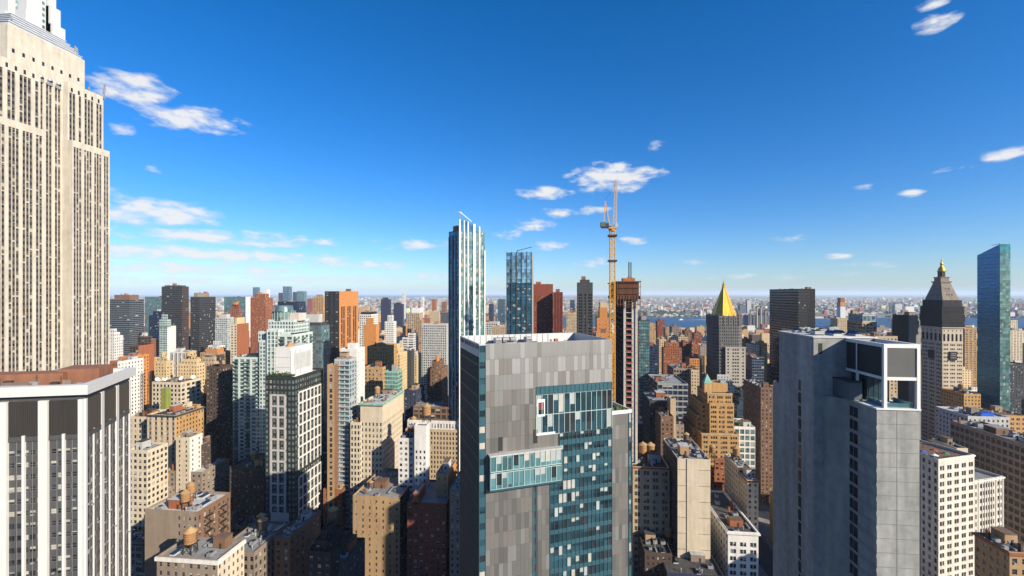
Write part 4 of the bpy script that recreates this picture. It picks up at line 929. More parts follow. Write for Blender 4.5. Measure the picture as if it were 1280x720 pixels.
# --- tower crane beside it
cx_, cy_ = gp(765.5, 250); t = root_at('tower_crane', 'tall yellow lattice tower crane with near-vertical luffing jib beside unfinished tower', 'crane', cx_, cy_)
YEL = wall('crane_yellow', (.66,.33,.04), .55, .15); ORG = wall('hoist_orange', (.60,.20,.05), .6, .15); s = 1.35; zm = zz(289, 250)
def lattice(G, p, q, s, step, w, mat, s2=None):
    p, q = np.array(p,float), np.array(q,float); d = q-p; L = np.linalg.norm(d); d /= L; u = np.cross(d,(0,1.,0)); u /= np.linalg.norm(u); v = np.cross(d,u); s2 = s if s2 is None else s2
    n_ = int(L/step); co = [(1,1),(-1,1),(-1,-1),(1,-1)]
    def pt(k, c): r_ = (s+(s2-s)*k/n_); return p+d*(L*k/n_)+(u*c[0]+v*c[1])*r_
    for c in co: G.bar(pt(0,c), pt(n_,c), w, mat)
    for k in range(n_):
        for i in range(4):
            a, b_ = co[i], co[(i+1)%4]; G.bar(pt(k,a), pt(k+1,b_) if k%2 else pt(k+1,b_), w*.6, mat); G.bar(pt(k,a), pt(k,b_), w*.6, mat)
G = Geo(); lattice(G, (0,0,0), (0,0,zm), s, 3.2, .42, YEL); G.build('mast', t)
G = Geo(); G.lathe(0,0,[(1.9,zm),(1.9,zm+1.2),(1.4,zm+1.2)],ORG,12); G.box(-2,2,-2.2,2.2,zm+1.2,zm+1.9,YEL,True); G.build('slewing_ring', t)
for z_ in (zm-17, zm-3): G = Geo(); G.box(-2.4,2.4,-2.4,2.4,z_,z_+.9,STEEL,True); G.build('climbing_collar', t)
G = Geo(); G.box(-1.6,1.6,.8,6.2,zm+1.9,zm+2.6,STEEL,True); G.box(-1.4,1.4,3.8,6.6,zm+2.6,zm+5,wall('counterweight',(.10,.14,.12),.7,.2),True); G.box(-1.2,1.0,2,3.6,zm+2.6,zm+4.4,wm('charcoal')); G.build('counter_jib', t)
G = Geo(); G.bar((0,1.2,zm+2),(0,4,zm+17),.5,YEL); G.bar((-.8,4.8,zm+2.6),(0,4,zm+17),.3,YEL); G.bar((.8,4.8,zm+2.6),(0,4,zm+17),.3,YEL); G.bar((0,2.6,zm+2),(0,3.4,zm+13),.14,STEEL); G.build('a_frame', t)
G = Geo(); G.box(-1.8,-.2,-2.9,-1.3,zm+1.9,zm+4.2,wm('lightgrey'),True); G.build('cab', t)
zj = zz(224, 250); G = Geo(); lattice(G, (0,-1.0,zm+2), (0,-2.1,zj), 1.0, 2.1, .24, wall('jib_cream', (.62,.42,.22), .6, .1), .55); G.build('jib', t)
G = Geo(); G.bar((0,4,zm+17),(0,-1.9,zj-2),.12,STEEL); G.bar((0,-2.6,zj-.5),(0,-2.6,zj-14),.1,STEEL); G.build('cables', t)
G = Geo(); 
for z_ in (70,100,130,160): G.box(-2,14,-1.5,-1.1,z_,z_+.5,YEL,True)
G.build('tie', t)
HEROES.append((cx_, cy_, 220, 'yellow tower crane', cx_-2, cx_+2, cy_-2, cy_+2))

# ================================================================ black and white residential tower
x0, yc = gp(369, 263); yo = onX(331.5, x0); x1 = onY(404, yc); w_ = yo-yc; dp = x1-x0; zt = zz(471, 263)
t = root_at('residential_tower', 'white gridded residential tower trimmed in black brick with blank white penthouse', 'tower', x0, yc)
BK = wall('black_brick', (.035,.037,.036), .6, .2); WG = wall('white_grid_frame', (.74,.71,.66), .6, .06); WG_DIM = wall('shade_tinted_white', (.50,.46,.43), .7, .1)  # west front's white panels greyed in the colour for their weaker sunlight
G, wins = Geo(), []
gk = S(fl=3.25, bay=2.5, ww=.66, wh=.62, sill=.2, rec=.3, wall=BK, glass=G_GREEN, blind=.15, mull=2)
prism(G, wins, rect(0, dp, 0, w_), 0, zt, [gk, gk, 'charcoal', 'charcoal'], ROOF_LT, 1.2)
def frame(p0, U, s0, s1, zlo, zhi, nb, step, o=.45, bw=.75, hw=.9, mat=WG):
    """raised white grid: posts and beams"""
    U = np.array([*U,0.]); N = np.array([U[1],-U[0],0]); P = np.array([*p0,0.]); Z = np.array([0,0,1.])
    def slab(a, b_, za, zb_, o):
        A = P+U*a; B = P+U*b_; Cc_, D_ = A+N*o, B+N*o
        G.quads([[Cc_+Z*za,D_+Z*za,D_+Z*zb_,Cc_+Z*zb_],[A+Z*za,Cc_+Z*za,Cc_+Z*zb_,A+Z*zb_],[D_+Z*za,B+Z*za,B+Z*zb_,D_+Z*zb_],[Cc_+Z*zb_,D_+Z*zb_,B+Z*zb_,A+Z*zb_],[A+Z*za,B+Z*za,D_+Z*za,Cc_+Z*za]], mat)
    for i in range(nb+1): c = s0+(s1-s0)*i/nb; slab(c-bw/2, c+bw/2, zlo, zhi, o)
    z_ = zhi
    while z_ > zlo+1: slab(s0-bw/2, s1+bw/2, z_-hw, z_, o-.04); z_ -= step
fh = zt/round(zt/3.25) if False else 3.25
frame((0,w_), (0,-1), w_*.20, w_*.67, 46, zt-10.5, 2, 6.5, mat=WG_DIM, bw=1.3, hw=1.1)
frame((0,0), (1,0), 3.2, dp-3.0, zt-56, zt-9.5, 6, 6.5); frame((0,0), (1,0), 3.2, dp-3.0, zt-96, zt-60, 6, 6.5)
G.box(-.5, 0, w_*.2, w_*.8, 0, 46, WG_DIM); 
place_windows(t, G, wins, True); G.build('wall', t)
G = Geo(); G.box(1.5, dp-6, 4, w_-5.5, zt-1.2, zt+17, WG); G.box(1.45, 1.5, 4, w_-5.5, zt+5, zt+5.15, FRAME); G.box(1.45, 1.5, 4, w_-5.5, zt+11, zt+11.15, FRAME)
for k in range(3): G.box(1.6+k*5, 1.9+k*5, 3.9, 4, zt, zt+15, FRAME)
G.box(5, dp-8, 3.88, 3.98, zt+3, zt+13, wm('lightgrey')); G.build('penthouse', t)
G = Geo(); G.lathe(8, 8, [(2.6,zt+17),(2.6,zt+17.6),(0,zt+20)], WOOD, 6); G.build('roof_cap', t)
for k in range(9):
    G = Geo(); a, b_ = R.uniform(.6, 1.2), 1.5+k*w_*.1
    for i in range(26): r_ = R.uniform(.2,.5); px, py, pz = a+R.gauss(0,.4), b_+R.gauss(0,.5), zt+.3+abs(R.gauss(0,.8)); G.lathe(px, py, [(0,pz-r_),(r_,pz),(0,pz+r_)], LEAF, 5)
    G.build('terrace_shrub', t)
take(x0, x1, yc, yo); HEROES.append((x0, yc, 120, 'black and white tower', x0, x1, yc, yo))

# ================================================================ pale green glass condominium
x0, yc = gp(366, 345); yl = onX(289, x0); ym = onX(326, x0); 
t = root_at('residential_tower', 'pale green glass condominium tower stepping up to a round glazed crown', 'tower', x0, yc)
PG = wall('pale_green_frame', (.57,.64,.61), .5, .07); GL3 = glass('pale_green_glass', (.07,.12,.11), .25, .12, 1.6)
cd = S(fl=3.05, bay=2.3, ww=.64, wh=.62, sill=.22, rec=.2, wall=PG, glass=GL3, blind=.25); cb = S(fl=3.05, bay=5.2, ww=.7, wh=.72, sill=.16, rec=.5, wall=PG, glass=GL3, blind=.2, balc=dict(off=0, n=2, d=1.4, mat=G_GREEN))
cs = S(fl=3.05, bay=3.4, ww=.7, wh=.74, sill=.13, rec=.1, wall=PG, glass=G_GREEN, blind=.2, pier=.35, pw=.4)
G, wins = Geo(), []; Wt = yl-yc; Wm = ym-yc; zl_ = zz(447, 348); z2 = zz(415, 348); z3 = zz(400, 348)
prism(G, wins, rect(2, 26, Wm, Wt), 0, zl_, [cb, None, None, cd], ROOF_GY, 1)
prism(G, wins, rect(0, 26, Wm-9, Wm+1.2), 0, zz(425,348), [cd, cd, None, cd], ROOF_GY, 1)
prism(G, wins, rect(-1.2, 26, Wm*.42, Wm-6), 0, z2+2, [cs, cd, None, cd], ROOF_GY, 1)
prism(G, wins, rect(4, 28, 6, Wm+5), 0, z2, [cd, cd, None, cd], ROOF_GY, 1)
prism(G, wins, rect(0, 28, 0, Wm*.45), 0, zz(418, 346), [cb, cb, None, None], ROOF_GY, 1)
prism(G, wins, rect(6, 28, 3, Wm-2), z2-1, z3, [cd, cd, None, cd], ROOF_LT, 1)
place_windows(t, G, wins, True); G.build('wall', t)
G = Geo(); cy = Wm*.62; G.lathe(14, cy, [(8.4,z3-1),(8.4,z3+6),(8.9,z3+6.1),(8.9,z3+6.6),(7,z3+6.6),(6.4,z3+10),(6.8,z3+10.1),(6.8,z3+10.6),(0,z3+10.8)], G_GREEN, 20)
for k in range(20): a_ = k*2*math.pi/20; G.bar((14+8.45*math.cos(a_),cy+8.45*math.sin(a_),z3-1),(14+8.45*math.cos(a_),cy+8.45*math.sin(a_),z3+6),.25,PG)
G.build('glazed_crown', t)
G = Geo(); G.box(10, 20, 1, 12, z3-1, z3+5, wm('palepink')); G.build('penthouse', t)
G = Geo()
for i in range(40): r_ = R.uniform(.4,.9); px, py, pz = 3+R.random()*3, Wm+2+R.random()*(Wt-Wm-4), zl_-.6+abs(R.gauss(0,1)); G.lathe(px, py, [(0,pz-r_),(r_,pz),(0,pz+r_)], LEAF, 5)
G.build('terrace_planting', t)
take(x0-2, x0+28, yc, yl); HEROES.append((x0, yc+15, 150, 'pale green condominium', x0, x0+28, yc, yl))

# ================================================================ ochre setback tower with pyramid-capped turret
x0, yc = gp(884.5, 340); y0 = onX(918, x0); w_ = yc-y0
t = root_at('office_building', 'ochre brick setback tower with terraced flank and patina-capped square turret', 'office building', x0, y0)
G, wins = Geo(), []; oc = S(fl=3.6, wall='ochre', group=[3,3,3], wh=.52, sill=.26, rec=.3, blind=.22, gap=.22, band=0); oc2 = S(fl=3.6, wall='ochre', bay=2.6, ww=.5, wh=.52, sill=.26, rec=.3, blind=.2)
zt = zz(491, 340)
prism(G, wins, rect(0, 26, 1.5, w_), 0, zt, [oc, 'ochre', 'ochre', oc2], ROOF_BR, 1.3, (.3,.8,'sand'))
for i, (ex, zv) in enumerate(((3.0, 503), (5.5, 520), (8, 537), (11, 552))): prism(G, wins, rect(4+i*3, 34+i*3, w_, w_+ex), 0, zz(zv, 345), [oc2, None, 'ochre', oc2], ROOF_BR, 1)
prism(G, wins, rect(-1.5, 0, .8, w_-1), 0, zz(503, 340), [oc, oc2, None, oc2], ROOF_BR, .6)
prism(G, wins, rect(-3, 10, -2, w_+5.2), 0, zz(540, 340), [S(fl=3.6, wall='ochre', group=[2,3,3,3], wh=.52, sill=.26, rec=.3, blind=.22, gap=.22), 'ochre', 'ochre', oc2], ROOF_BR, 1, (.3,.8,'sand'))
place_windows(t, G, wins, True); G.build('wall', t)
G = Geo(); tx, ty = 6, w_-1.5; zz1 = zz(478, 346); G.box(tx-2.8,tx+2.8,ty-2.8,ty+2.8,zt-1,zz1,wm('ochre')); [G.quads([[(tx-2.85,ty+a,zt+1),(tx-2.85,ty+a-1,zt+1),(tx-2.85,ty+a-1,zz1-1),(tx-2.85,ty+a,zz1-1)]], wm('sand')) for a in (-1, 2)]; tur = G.build('turret', t)
G = Geo(); G.lathe(tx, ty, [(4.2,zz1),(0,zz1+7)], PATINA, 4, math.pi/4); G.build('pyramid_cap', tur)
G = Geo(); G.box(8, 20, 2, w_-6, zt-1, zt+6, wm('ochre')); G.box(9, 14, 3, 7, zt+6, zt+8, METAL); G.build('penthouse', t)
take(x0-4, x0+46, y0-2, yc+12); HEROES.append((x0+10, yc-10, 110, 'ochre setback tower', x0, x0+40, y0, yc+11))
# ================================================================ surveyed buildings
def H(*a, **k): return hero(*a, **k)
bk = 'brown'
corn = lambda m: (.7, 1.1, m)
# -- left, middle distance and far
H('office_tower','broad dark grey office tower with brown mechanical penthouse, first dark tower past the skyscraper',136,162,930,374,180, curtain('slate',G_BLK,fl=4,bay=6,ww=.96,wh=.5), steps=[(9,(6,6,6,6),'brown')], short='dark tower with brown penthouse')
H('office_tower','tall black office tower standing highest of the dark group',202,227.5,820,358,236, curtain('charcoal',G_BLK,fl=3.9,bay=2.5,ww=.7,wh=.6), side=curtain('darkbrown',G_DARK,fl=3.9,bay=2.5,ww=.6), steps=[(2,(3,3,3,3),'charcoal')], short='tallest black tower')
H('office_tower','wide black office tower with tan and brown box on its roof',238,249,900,371,269.5, curtain('charcoal',G_BLK,fl=3.8,bay=2.5,ww=.8,wh=.6), steps=[(8,(4,8,8,4),'taupe')], short='wide black tower')
H('office_slab','dull green glass slab half hidden between the dark towers',181,203,1200,371,-30, curtain('slate',G_TEAL,bay=3), n=1)
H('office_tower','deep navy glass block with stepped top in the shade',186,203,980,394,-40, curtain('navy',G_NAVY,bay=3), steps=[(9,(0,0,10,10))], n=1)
H('apartment_tower','slender white and green apartment tower with blank white flank',199,209,610,408,220, curtain('palegreen',G_GREEN,fl=3,bay=2.4,ww=.8), side='white', steps=[(9,(0,0,8,0)),(7,(2,2,3,2))], short='slender white and green tower')
H('apartment_building','white wedding-cake apartment building with stepped terraces beside the skyscraper',133,143,520,420,154, brick('white',bay=2.6), steps=[(4,(2,2,2,0)),(4,(2,2,2,0))])
H('apartment_tower','red brick slab with dark balconies on its front and a blank flank',162,173,470,432,193, S(fl=3,bay=4,ww=.8,wh=.6,wall='darkbrown'), side='rust', steps=[(9,(8,1,3,1))], short='red brick slab')
H('apartment_building','white and red brick building with a raised white corner',133,147,400,452,154, brick('rust'), side=brick('white'), parts=True)
H('apartment_building','low orange brick building between skyscraper and red slab',148,161,440,446,-22, brick('orange'))
H('apartment_building','brown building striped with white vertical bands',212,232,560,440,246, S(fl=3,group=[2,2,2,2],wall='white',span='darkbrown',strip=True,rec=.3), side='rust')
H('apartment_building','buff yellow brick apartment block with setbacks',194,208,450,452,216, brick('paleyellow'), steps=[(5,(3,3,3,3)),(4,(3,3,3,3))])
H('apartment_building','buff yellow apartment house with stepped penthouse floors behind the dish roof',222,246,425,455,256, brick('paleyellow'), steps=[(4,(2,2,2,2)),(4,(4,4,3,3)),(3,(3,3,3,3))])
H('apartment_building','tan brick block with orange tiled bulkhead',250,272,520,441,289, brick('tan'), steps=[(4,(4,4,4,4),'orange')])
H('apartment_building','sandy prewar block behind the buff house',247,268,470,452,280, brick('sand'), steps=[(4,(3,3,3,3))])
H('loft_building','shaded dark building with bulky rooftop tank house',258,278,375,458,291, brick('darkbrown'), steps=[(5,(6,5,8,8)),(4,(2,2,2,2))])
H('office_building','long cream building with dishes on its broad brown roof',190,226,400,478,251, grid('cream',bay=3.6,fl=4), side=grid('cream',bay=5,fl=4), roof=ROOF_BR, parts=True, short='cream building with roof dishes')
H('loft_building','large dark block in deep shade with rows of small windows',238,291,430,482,-40, brick('darkbrown',bay=3.4), steps=[(3,(10,12,5,5))], parts=True, short='large shaded block')  # dark brown walls put the shade on this block into their colour
H('loft_building','cream building with tall arched top windows beside the white piers',160,184,345,521,-22, S(fl=4.2,bay=4.4,ww=.4,wh=.62,wall='cream'), parts=True)
H('loft_building','ornate cream loft building with five tall dark window columns on top',184,220,330,519,-26, S(fl=3.7,group=[1,1,1,1,1],wall='cream',span='tan',strip=False,wh=.62,gap=.1,rec=.35,mull=2), side=brick('ochre'), cornice=(.8,1.0,'charcoal'), parts=True, short='ornate cream loft')
H('apartment_building','orange brick building with fire escape next to the cream loft',221,235,352,510,251, brick('ochre'), steps=[(3,(4,4,4,4),'cream')], parts=True)
H('apartment_building','small cream building with plain walls and sunlit flank',220,237,312,547,253, brick('cream',bay=5,ww=.25), side=brick('white',bay=6,ww=.2), parts=True)
H('loft_building','orange brown low loft with brick parapet',200,243,338,570,-18, brick('rust',bay=3), side=brick('darkbrown'), parts=True)
H('loft_building','cream three-bay building next to the white piers',160,184,262,563,-14, S(fl=3.6,bay=3,ww=.6,wh=.55,wall='cream'), parts=True)
H('apartment_building','small orange building with white cornice in a dark gap',252,262,385,533,270, brick('orange'), cornice=(.4,1.5,'white'), parts=True)
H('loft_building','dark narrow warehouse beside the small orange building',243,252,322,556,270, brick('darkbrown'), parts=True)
H('loft_building','dark shaded warehouse with bluish roof at the foot of the green condominium',287,330,300,585,-26, brick('darkbrown',bay=2.8), parts=True, short='warehouse under the condominium')  # shadow over this warehouse is painted in as dark brown
H('loft_building','long low brown building with silvery roof strip',160,196,300,618,-30, brick('taupe',bay=3), roof=ROOF_LT, parts=True, n=6)
H('loft_building','low building with glazed shed and white roof',205,252,312,590,-26, brick('taupe',bay=4), roof=ROOF_LT, parts=True, n=6)
h23 = H('loft_building','big brown brick warehouse with silver roof, blank front and fire escapes',181,247,192,640,288, S(fl=3.4,bay=2.6,ww=.42,wh=.5,wall='taupe',mask=lambda nf,nb: np.arange(nb)[None,:].repeat(nf,0) >= nb*.55), side=S(fl=3.4,bay=2.7,ww=.42,wh=.55,wall='brown'), roof=ROOF_LT, parts=True, n=5, short='big brown warehouse')
H('apartment_building','low building with white cornice and railings at the bottom edge',196,272,165,700,-14, brick('taupe'), side=brick('cream',bay=2.4), roof=ROOF_GY, cornice=(.5,1.4,'white'), parts=True, n=3, short='white-corniced low building')
H('loft_building','grey-blue roofed low building in front of the dark canyon',272,318,195,690,-26, grid('taupe',bay=3,fl=3.6), side=grid('taupe',bay=3,fl=3.6), roof=ROOF_GY, parts=True, n=5)
H('loft_building','brown brick low building with slate blue roof beside the black and white tower',343,362,200,672,-26, brick('brown'), side=brick('brown',bay=4), roof=ROOF_GY, parts=True, n=3)
h46 = H('apartment_building','black brick terraced building with dark setback storeys',384,414,190,690,-20, brick('black',bay=3.2,glass=G_NAVY), side=brick('black',bay=3.2), steps=[(3.4,(2,2,4,2)),(3.4,(2,2,4,2))], roof=ROOF_DK, parts=True, n=1, short='black terraced building')
H('loft_building','low black-roofed annex beside the terraced building',404,434,196,700,-18, brick('charcoal',bay=3,glass=G_BLUE), parts=True, n=2)
# -- green condo surroundings
H('office_tower','dark grey glass tower with raw concrete penthouse',368,401,445,407,412, curtain('slate',G_GREEN,fl=3.4,bay=2.6,ww=.85), side=curtain('slate',G_TEAL,bay=2.4,fl=3.4), steps=[(3,(3,2,2,2),'charcoal'),(8,(2,3,3,3),'lightgrey')], short='dark grey glass tower', parts=True)
t = H('office_tower','orange brick tower with bold vertical ribs and dark window bands',406,424,690,364,448, S(fl=3.6,group=[1,1,1],wall='black',strip=True), side=S(fl=3.6,group=[2,2,2],gap=.08,edge=3,wall='orange',span='black',strip=True,rec=1.4,wh=.42,sill=.3,top=24,glass=G_NAVY,blind=.25), roof=ROOF_BR, n=2, parts=True, short='orange ribbed tower')
H('apartment_tower','brown twin-topped brick apartment tower behind the green condominium',313,332,900,372,341, brick('rust',bay=4), steps=[(8,(5,5,5,5))], n=1)
H('apartment_tower','red brick tower with orange pyramid roof',287,299,780,386,302.5, brick('rust',bay=4), steps=[(8,(3,3,3,3),'redbrick'),(4,(3,3,3,3),'orange')], n=0)
H('office_slab','green glass slab with white end wall far behind',280,307,1250,371,313, curtain('slate',G_TEAL,bay=4), side='white', n=1)
H('office_building','navy blue flat-topped block behind the crown',347,373,1050,377,-30, curtain('navy',G_NAVY,bay=4), n=2)
H('apartment_building','pale glass and concrete apartment block with drum on roof',269,284,700,397,293, S(fl=3.2,bay=3.4,ww=.7,wh=.6,wall='lightgrey',glass=G_TEAL), steps=[(5,(3,4,4,4),'lightgrey')])
H('apartment_building','beige and rust striped block behind the condominium terrace',288,296,520,405,311, S(fl=3.2,bay=3.4,ww=.5,wh=.5,wall='cream'), side='rust', steps=[(7,(4,3,3,3),'paleyellow')])
H('apartment_tower','tan brick apartment tower beside the orange ribbed tower',392,404,960,371,407, S(fl=3,bay=5,ww=.4,wh=.5,wall='tan'), steps=[(5,(4,4,4,4))], n=0)
H('apartment_building','white modernist block stepping down to the shaded canyon',260,275,640,432,281, S(fl=3.2,bay=4,wall='white',ww=.5), steps=[(6,(6,3,3,3))], n=2)
for i,(u,w,d,v,h,g_) in enumerate([(316,5,4300,359,0,'blue'),(348,4,4300,366,0,'navy'),(353.5,8,4300,358,0,'blue'),(366,5,4400,365,0,'navy'),(371,9,4000,364,0,'teal'),(331,3,4600,362,0,'white'),(384,6,3900,373,0,'redbrick'),(392,5,4100,372,0,'white')]):
    lab = ['pale blue tower','small navy tower','tallest pale blue tower','dark pointed tower','green glass tower with rounded top','thin white chimney-like tower','red brick tower','white slab'][i]
    H('distant_tower', lab+' in the far cluster across the river', u, u+w, d, v, -45, curtain('slate',G_BLUE,bay=9,fl=9) if g_=='blue' else (curtain('slate',G_TEAL,bay=9,fl=9) if g_=='teal' else g_), n=0, group='towers in the far cluster across the river')
# -- centre left
H('apartment_tower','slender grey balcony slab in front of a blank white wall',418,437,290,449,446, S(fl=3.0,bay=3.4,ww=.8,wh=.7,wall='lightgrey',glass=G_TEAL,balc=dict(off=0,n=1,d=.9,mat=wall('pale_balcony',(.42,.46,.50),.6,.1))), side=S(fl=3.0,bay=3.6,ww=.75,wh=.65,wall='lightgrey',glass=G_TEAL,balc=dict(off=0,n=1,d=.8,mat=wall('pale_balcony',(.42,.46,.50)))), parts=True, short='grey balcony slab')
H('apartment_tower','blank white slab rising behind the grey balconies',425,446,309,436,456, 'white', side=S(fl=3,bay=8,ww=.15,wh=.4,wall='white'), n=1, steps=[(3,(5,3,3,3),'white')])
H('loft_building','slim brown and orange building wedged beside the balcony slab',409,418,285,456,-14, S(fl=3.5,bay=5,ww=.4,wh=.7,wall='tan'), side='brown', parts=True)
H('apartment_building','white gridded office block with black top',449,464,800,393,473, grid('white',bay=4,fl=4), steps=[(4,(2,2,2,2),'black')])
H('apartment_building','bright orange brick building stepped like a cross',454,470,620,406,474, 'orange', steps=[(9,(4,6,4,3),'orange')], n=0)
H('office_tower','navy glass tower, wider of a dark pair by the river',476,487,1500,374,489, 'navy', n=0, steps=[(6,(5,8,5,5),'charcoal')])
H('office_tower','navy glass tower with bent profile, lower of the dark pair',492,503,1550,380,505, 'navy', n=0, steps=[(5,(5,10,5,5),'navy')])
H('apartment_tower','thin pale grey slab tower rising beyond the navy pair',502.5,505,1900,365,507.5, S(fl=6,bay=6,wall='white',ww=.5), side=S(fl=6,bay=6,wall='lightgrey'), n=0)
H('apartment_tower','thin pale tower nearer the grid block',526,529,1900,371,530.5, S(fl=6,bay=6,wall='white',ww=.5), n=0)
H('apartment_tower','narrow reddish brown tower on the far shore',540,544,2000,374,546, 'rust', n=0)
H('apartment_tower','short brown tower on the far shore',552,557,2100,377,559, 'brown', n=0)
H('apartment_building','speckled beige slab with white block on roof',509,524,1100,391,-30, grid('sand',bay=5,fl=4), steps=[(12,(8,0,0,8),'white')])
H('apartment_building','tan slab end beside the speckled block',519,527,1050,400,-20, brick('tan',bay=5))
H('apartment_tower','slim white and grey apartment tower with stepped top',481,492,660,402,495.5, S(fl=3,bay=2.6,ww=.55,wh=.6,wall='white',glass=G_TEAL), steps=[(9,(3,3,3,3))], n=0, short='slim white stepped tower')
H('apartment_building','low white terrace building with stacked balconies',503,517,560,422,523, S(fl=3,bay=6,ww=.8,wh=.5,wall='white'), steps=[(5,(3,0,3,6))])
H('office_building','white concrete office block with a perfect grid of deep square windows',527,558,640,405,561, grid('lightgrey',bay=2.75,fl=3.5,ww=.6,rec=.8), roof=ROOF_GY, short='white grid block', n=3, parts=True)
H('office_building','tan brick office block with green trimmed parapet',459,484,420,433,486, brick('ochre',bay=2.5), roof=ROOF_BR, parts=True)
H('office_building','golden stepped prewar block beside the tan one',484,500,470,442,509, brick('paleyellow',bay=2.8), steps=[(5,(3,3,3,3)),(4,(3,3,3,3))])
H('apartment_building','dark brown block between golden and white buildings',505,514,520,438,518, 'charcoal')
H('loft_building','buff building catching sun behind the dark canyon',512,521,560,443,527, brick('paleyellow',bay=3))
H('office_building','brown brick tower house with orange tiled octagonal cap',534,552,400,461,560, brick('brown',bay=3.4), steps=[(6,(3,3,3,3)),(4,(4,4,4,4),'orange')], parts=True)
H('apartment_building','grey green terraced building with glass corner',481,497,345,464,503, curtain('greenpatina',G_GREEN,fl=3.2,bay=2.2), steps=[(4,(4,3,4,4),'grey')], parts=True)
H('loft_building','shaded dark building with blue-tinted roof in the canyon',505,520,335,488,530, brick('navy',bay=3), parts=True)  # navy wall colour paints in the bluish canyon shade
H('office_building','brown mid-rise with green parapet strip and dark lower half',455,478,372,459,-25, brick('tan'), side=brick('ochre'), parts=True)
h39 = H('office_building','cream corner office building with green copper cornice and arched top storeys',450.5,478,285,504,503, S(fl=3.7,bay=2.3,ww=.5,wh=.56,wall='cream',mull=2,rec=.35,top=12), roof=ROOF_LT, cornice=(1.1,1.1,PATINA), parts=True, n=6, short='green-corniced cream building')
H('office_building','narrow cream annex adjoining the green-corniced building',438,450,284,528,-16, S(fl=3.7,bay=2.4,ww=.6,wh=.6,wall='cream'), parts=True)
h42 = H('office_building','broad tan office building crowned by arcaded brown terrace storeys',507,584,320,538,-28, S(fl=3.5,bay=2.3,ww=.5,wh=.62,wall='sand',rec=.35,blind=.1), roof=ROOF_GY, parts=True, n=2, steps=[(6,(1,1,1,1),S(fl=6,bay=2.2,ww=.45,wh=.6,wall='white')),(9,(4,3,3,3),S(fl=4.4,bay=4.4,ww=.78,wh=.66,wall='brown'))], short='arcaded tan office building')
H('apartment_building','white building with blank upper wall under a water tank',518,533,262,532,537, S(fl=3.3,bay=2.7,ww=.45,wh=.5,wall='white',top=14), side='white', parts=True, n=0, short='white building with tank')
H('apartment_building','lower white wing with courtyard windows',498,517,266,548,-20, S(fl=3.3,bay=2.7,ww=.5,wh=.5,wall='white'), parts=True)
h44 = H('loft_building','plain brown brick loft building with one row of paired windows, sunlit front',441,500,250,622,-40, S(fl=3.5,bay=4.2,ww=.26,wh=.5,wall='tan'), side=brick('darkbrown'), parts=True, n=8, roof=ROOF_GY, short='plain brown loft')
h44b = H('loft_building','dark red brick building with raised central chimney block',509,558,240,630,-30, S(fl=3.5,bay=3.2,ww=.5,wh=.5,wall='redbrick',mull=2), side=brick('redbrick'), parts=True, n=5, steps=[(5,(0,18,16,20-14),'rust',.5)], short='dark red brick building')
H('loft_building','orange brown building with slate terrace and chimney',404,428,285,612,-18, S(fl=3.5,bay=4,ww=.3,wh=.4,wall='rust'), side=brick('brown'), parts=True, n=3)
H('loft_building','long building with sunlit cream flank full of windows',407,433,300,590,459, S(fl=3.5,bay=4,ww=.3,wh=.4,wall='rust'), side=S(fl=3.5,bay=2.8,ww=.5,wh=.55,wall='sand'), roof=ROOF_GY, parts=True, n=6, cornice=(.7,1.2,'white'), short='cream-flanked long building')
H('apartment_building','narrow white building end with grey roof beside the canyon',545,560,250,592,-20, S(fl=3.3,bay=3,ww=.2,wh=.4,wall='tan'), side='orange', roof=ROOF_LT, parts=True)
H('loft_building','low white-roofed building at the hotel foot',562,582,235,612,-30, brick('taupe'), roof=ROOF_LT, parts=True, n=6)
# -- centre
a50 = H('apartment_tower','red brick tower with plain rust front, taller of the pair',665,691,560,355,-24, S(fl=3.3,bay=3,ww=.35,wh=.4,wall='redbrick',top=14,blind=.5), n=2, parts=True, short='red brick tower')
H('apartment_tower','dark red striped tower, lower of the red brick pair',691.5,703,545,365,-22, S(fl=3.3,bay=2,ww=.5,wh=.4,wall='redbrick',top=3,blind=.5,pier=.5,pw=.5), n=1, parts=True)
H('apartment_tower','black narrow tower with recessed balconies',722,741,470,353,-18, S(fl=3.2,group=[2,1,2],wall='charcoal',wh=.6,top=12,glass=G_BLK,rec=.8,blind=.1,gap=.08), n=1, steps=[(3,(3,3,3,3),'charcoal')], short='black narrow tower', parts=True)
H('apartment_building','white banded block with navy glass end',600,622,820,403,-30, grid('lightgrey',bay=4,fl=4), n=2)
H('apartment_building','tan block beside the mirrored tower',615,633,760,408,-30, brick('sand'), n=2)
H('apartment_tower','blue grey slab tower in the middle distance',622,631,1500,374,-30, curtain('slate',G_BLUE,bay=6,fl=6), n=0)
H('apartment_tower','small navy tower in the middle distance',611,616,1600,380,-30, 'navy', n=0)
H('apartment_building','grey beige long slab between red and black towers',708,722,900,391,-30, S(fl=3,bay=4,ww=.5,wall='sand'), n=2)
H('apartment_tower','deep blue slab between red and black towers',713,718.5,1400,375,-30, curtain('navy',G_BLUE,bay=6,fl=6), n=0)
H('office_building','orange brick building with golden mansard turret',746,761,620,397,-24, S(fl=5,bay=9,ww=.2,wh=.2,wall='orange'), n=1, steps=[(14,(2,2,2,4),'orange'),(7,(1,1,1,1),'paleyellow')], short='orange brick with gold mansard')
H('apartment_building','low orange brick block in front of the gold mansard',745,766,480,416,-20, S(fl=4,bay=9,ww=.12,wh=.2,wall='orange'), n=1)
H('office_tower','dark green glass tower beside the unfinished one',799,812,520,400,-26, curtain('charcoal',G_TEAL,fl=3.6,bay=2.2), n=2, parts=False, steps=[(4,(3,3,3,3),'grey')], short='dark green glass tower')
H('office_building','dark blue glass block with diagonal facets',812,822,560,432,-26, curtain('navy',G_NAVY,bay=3), n=1)
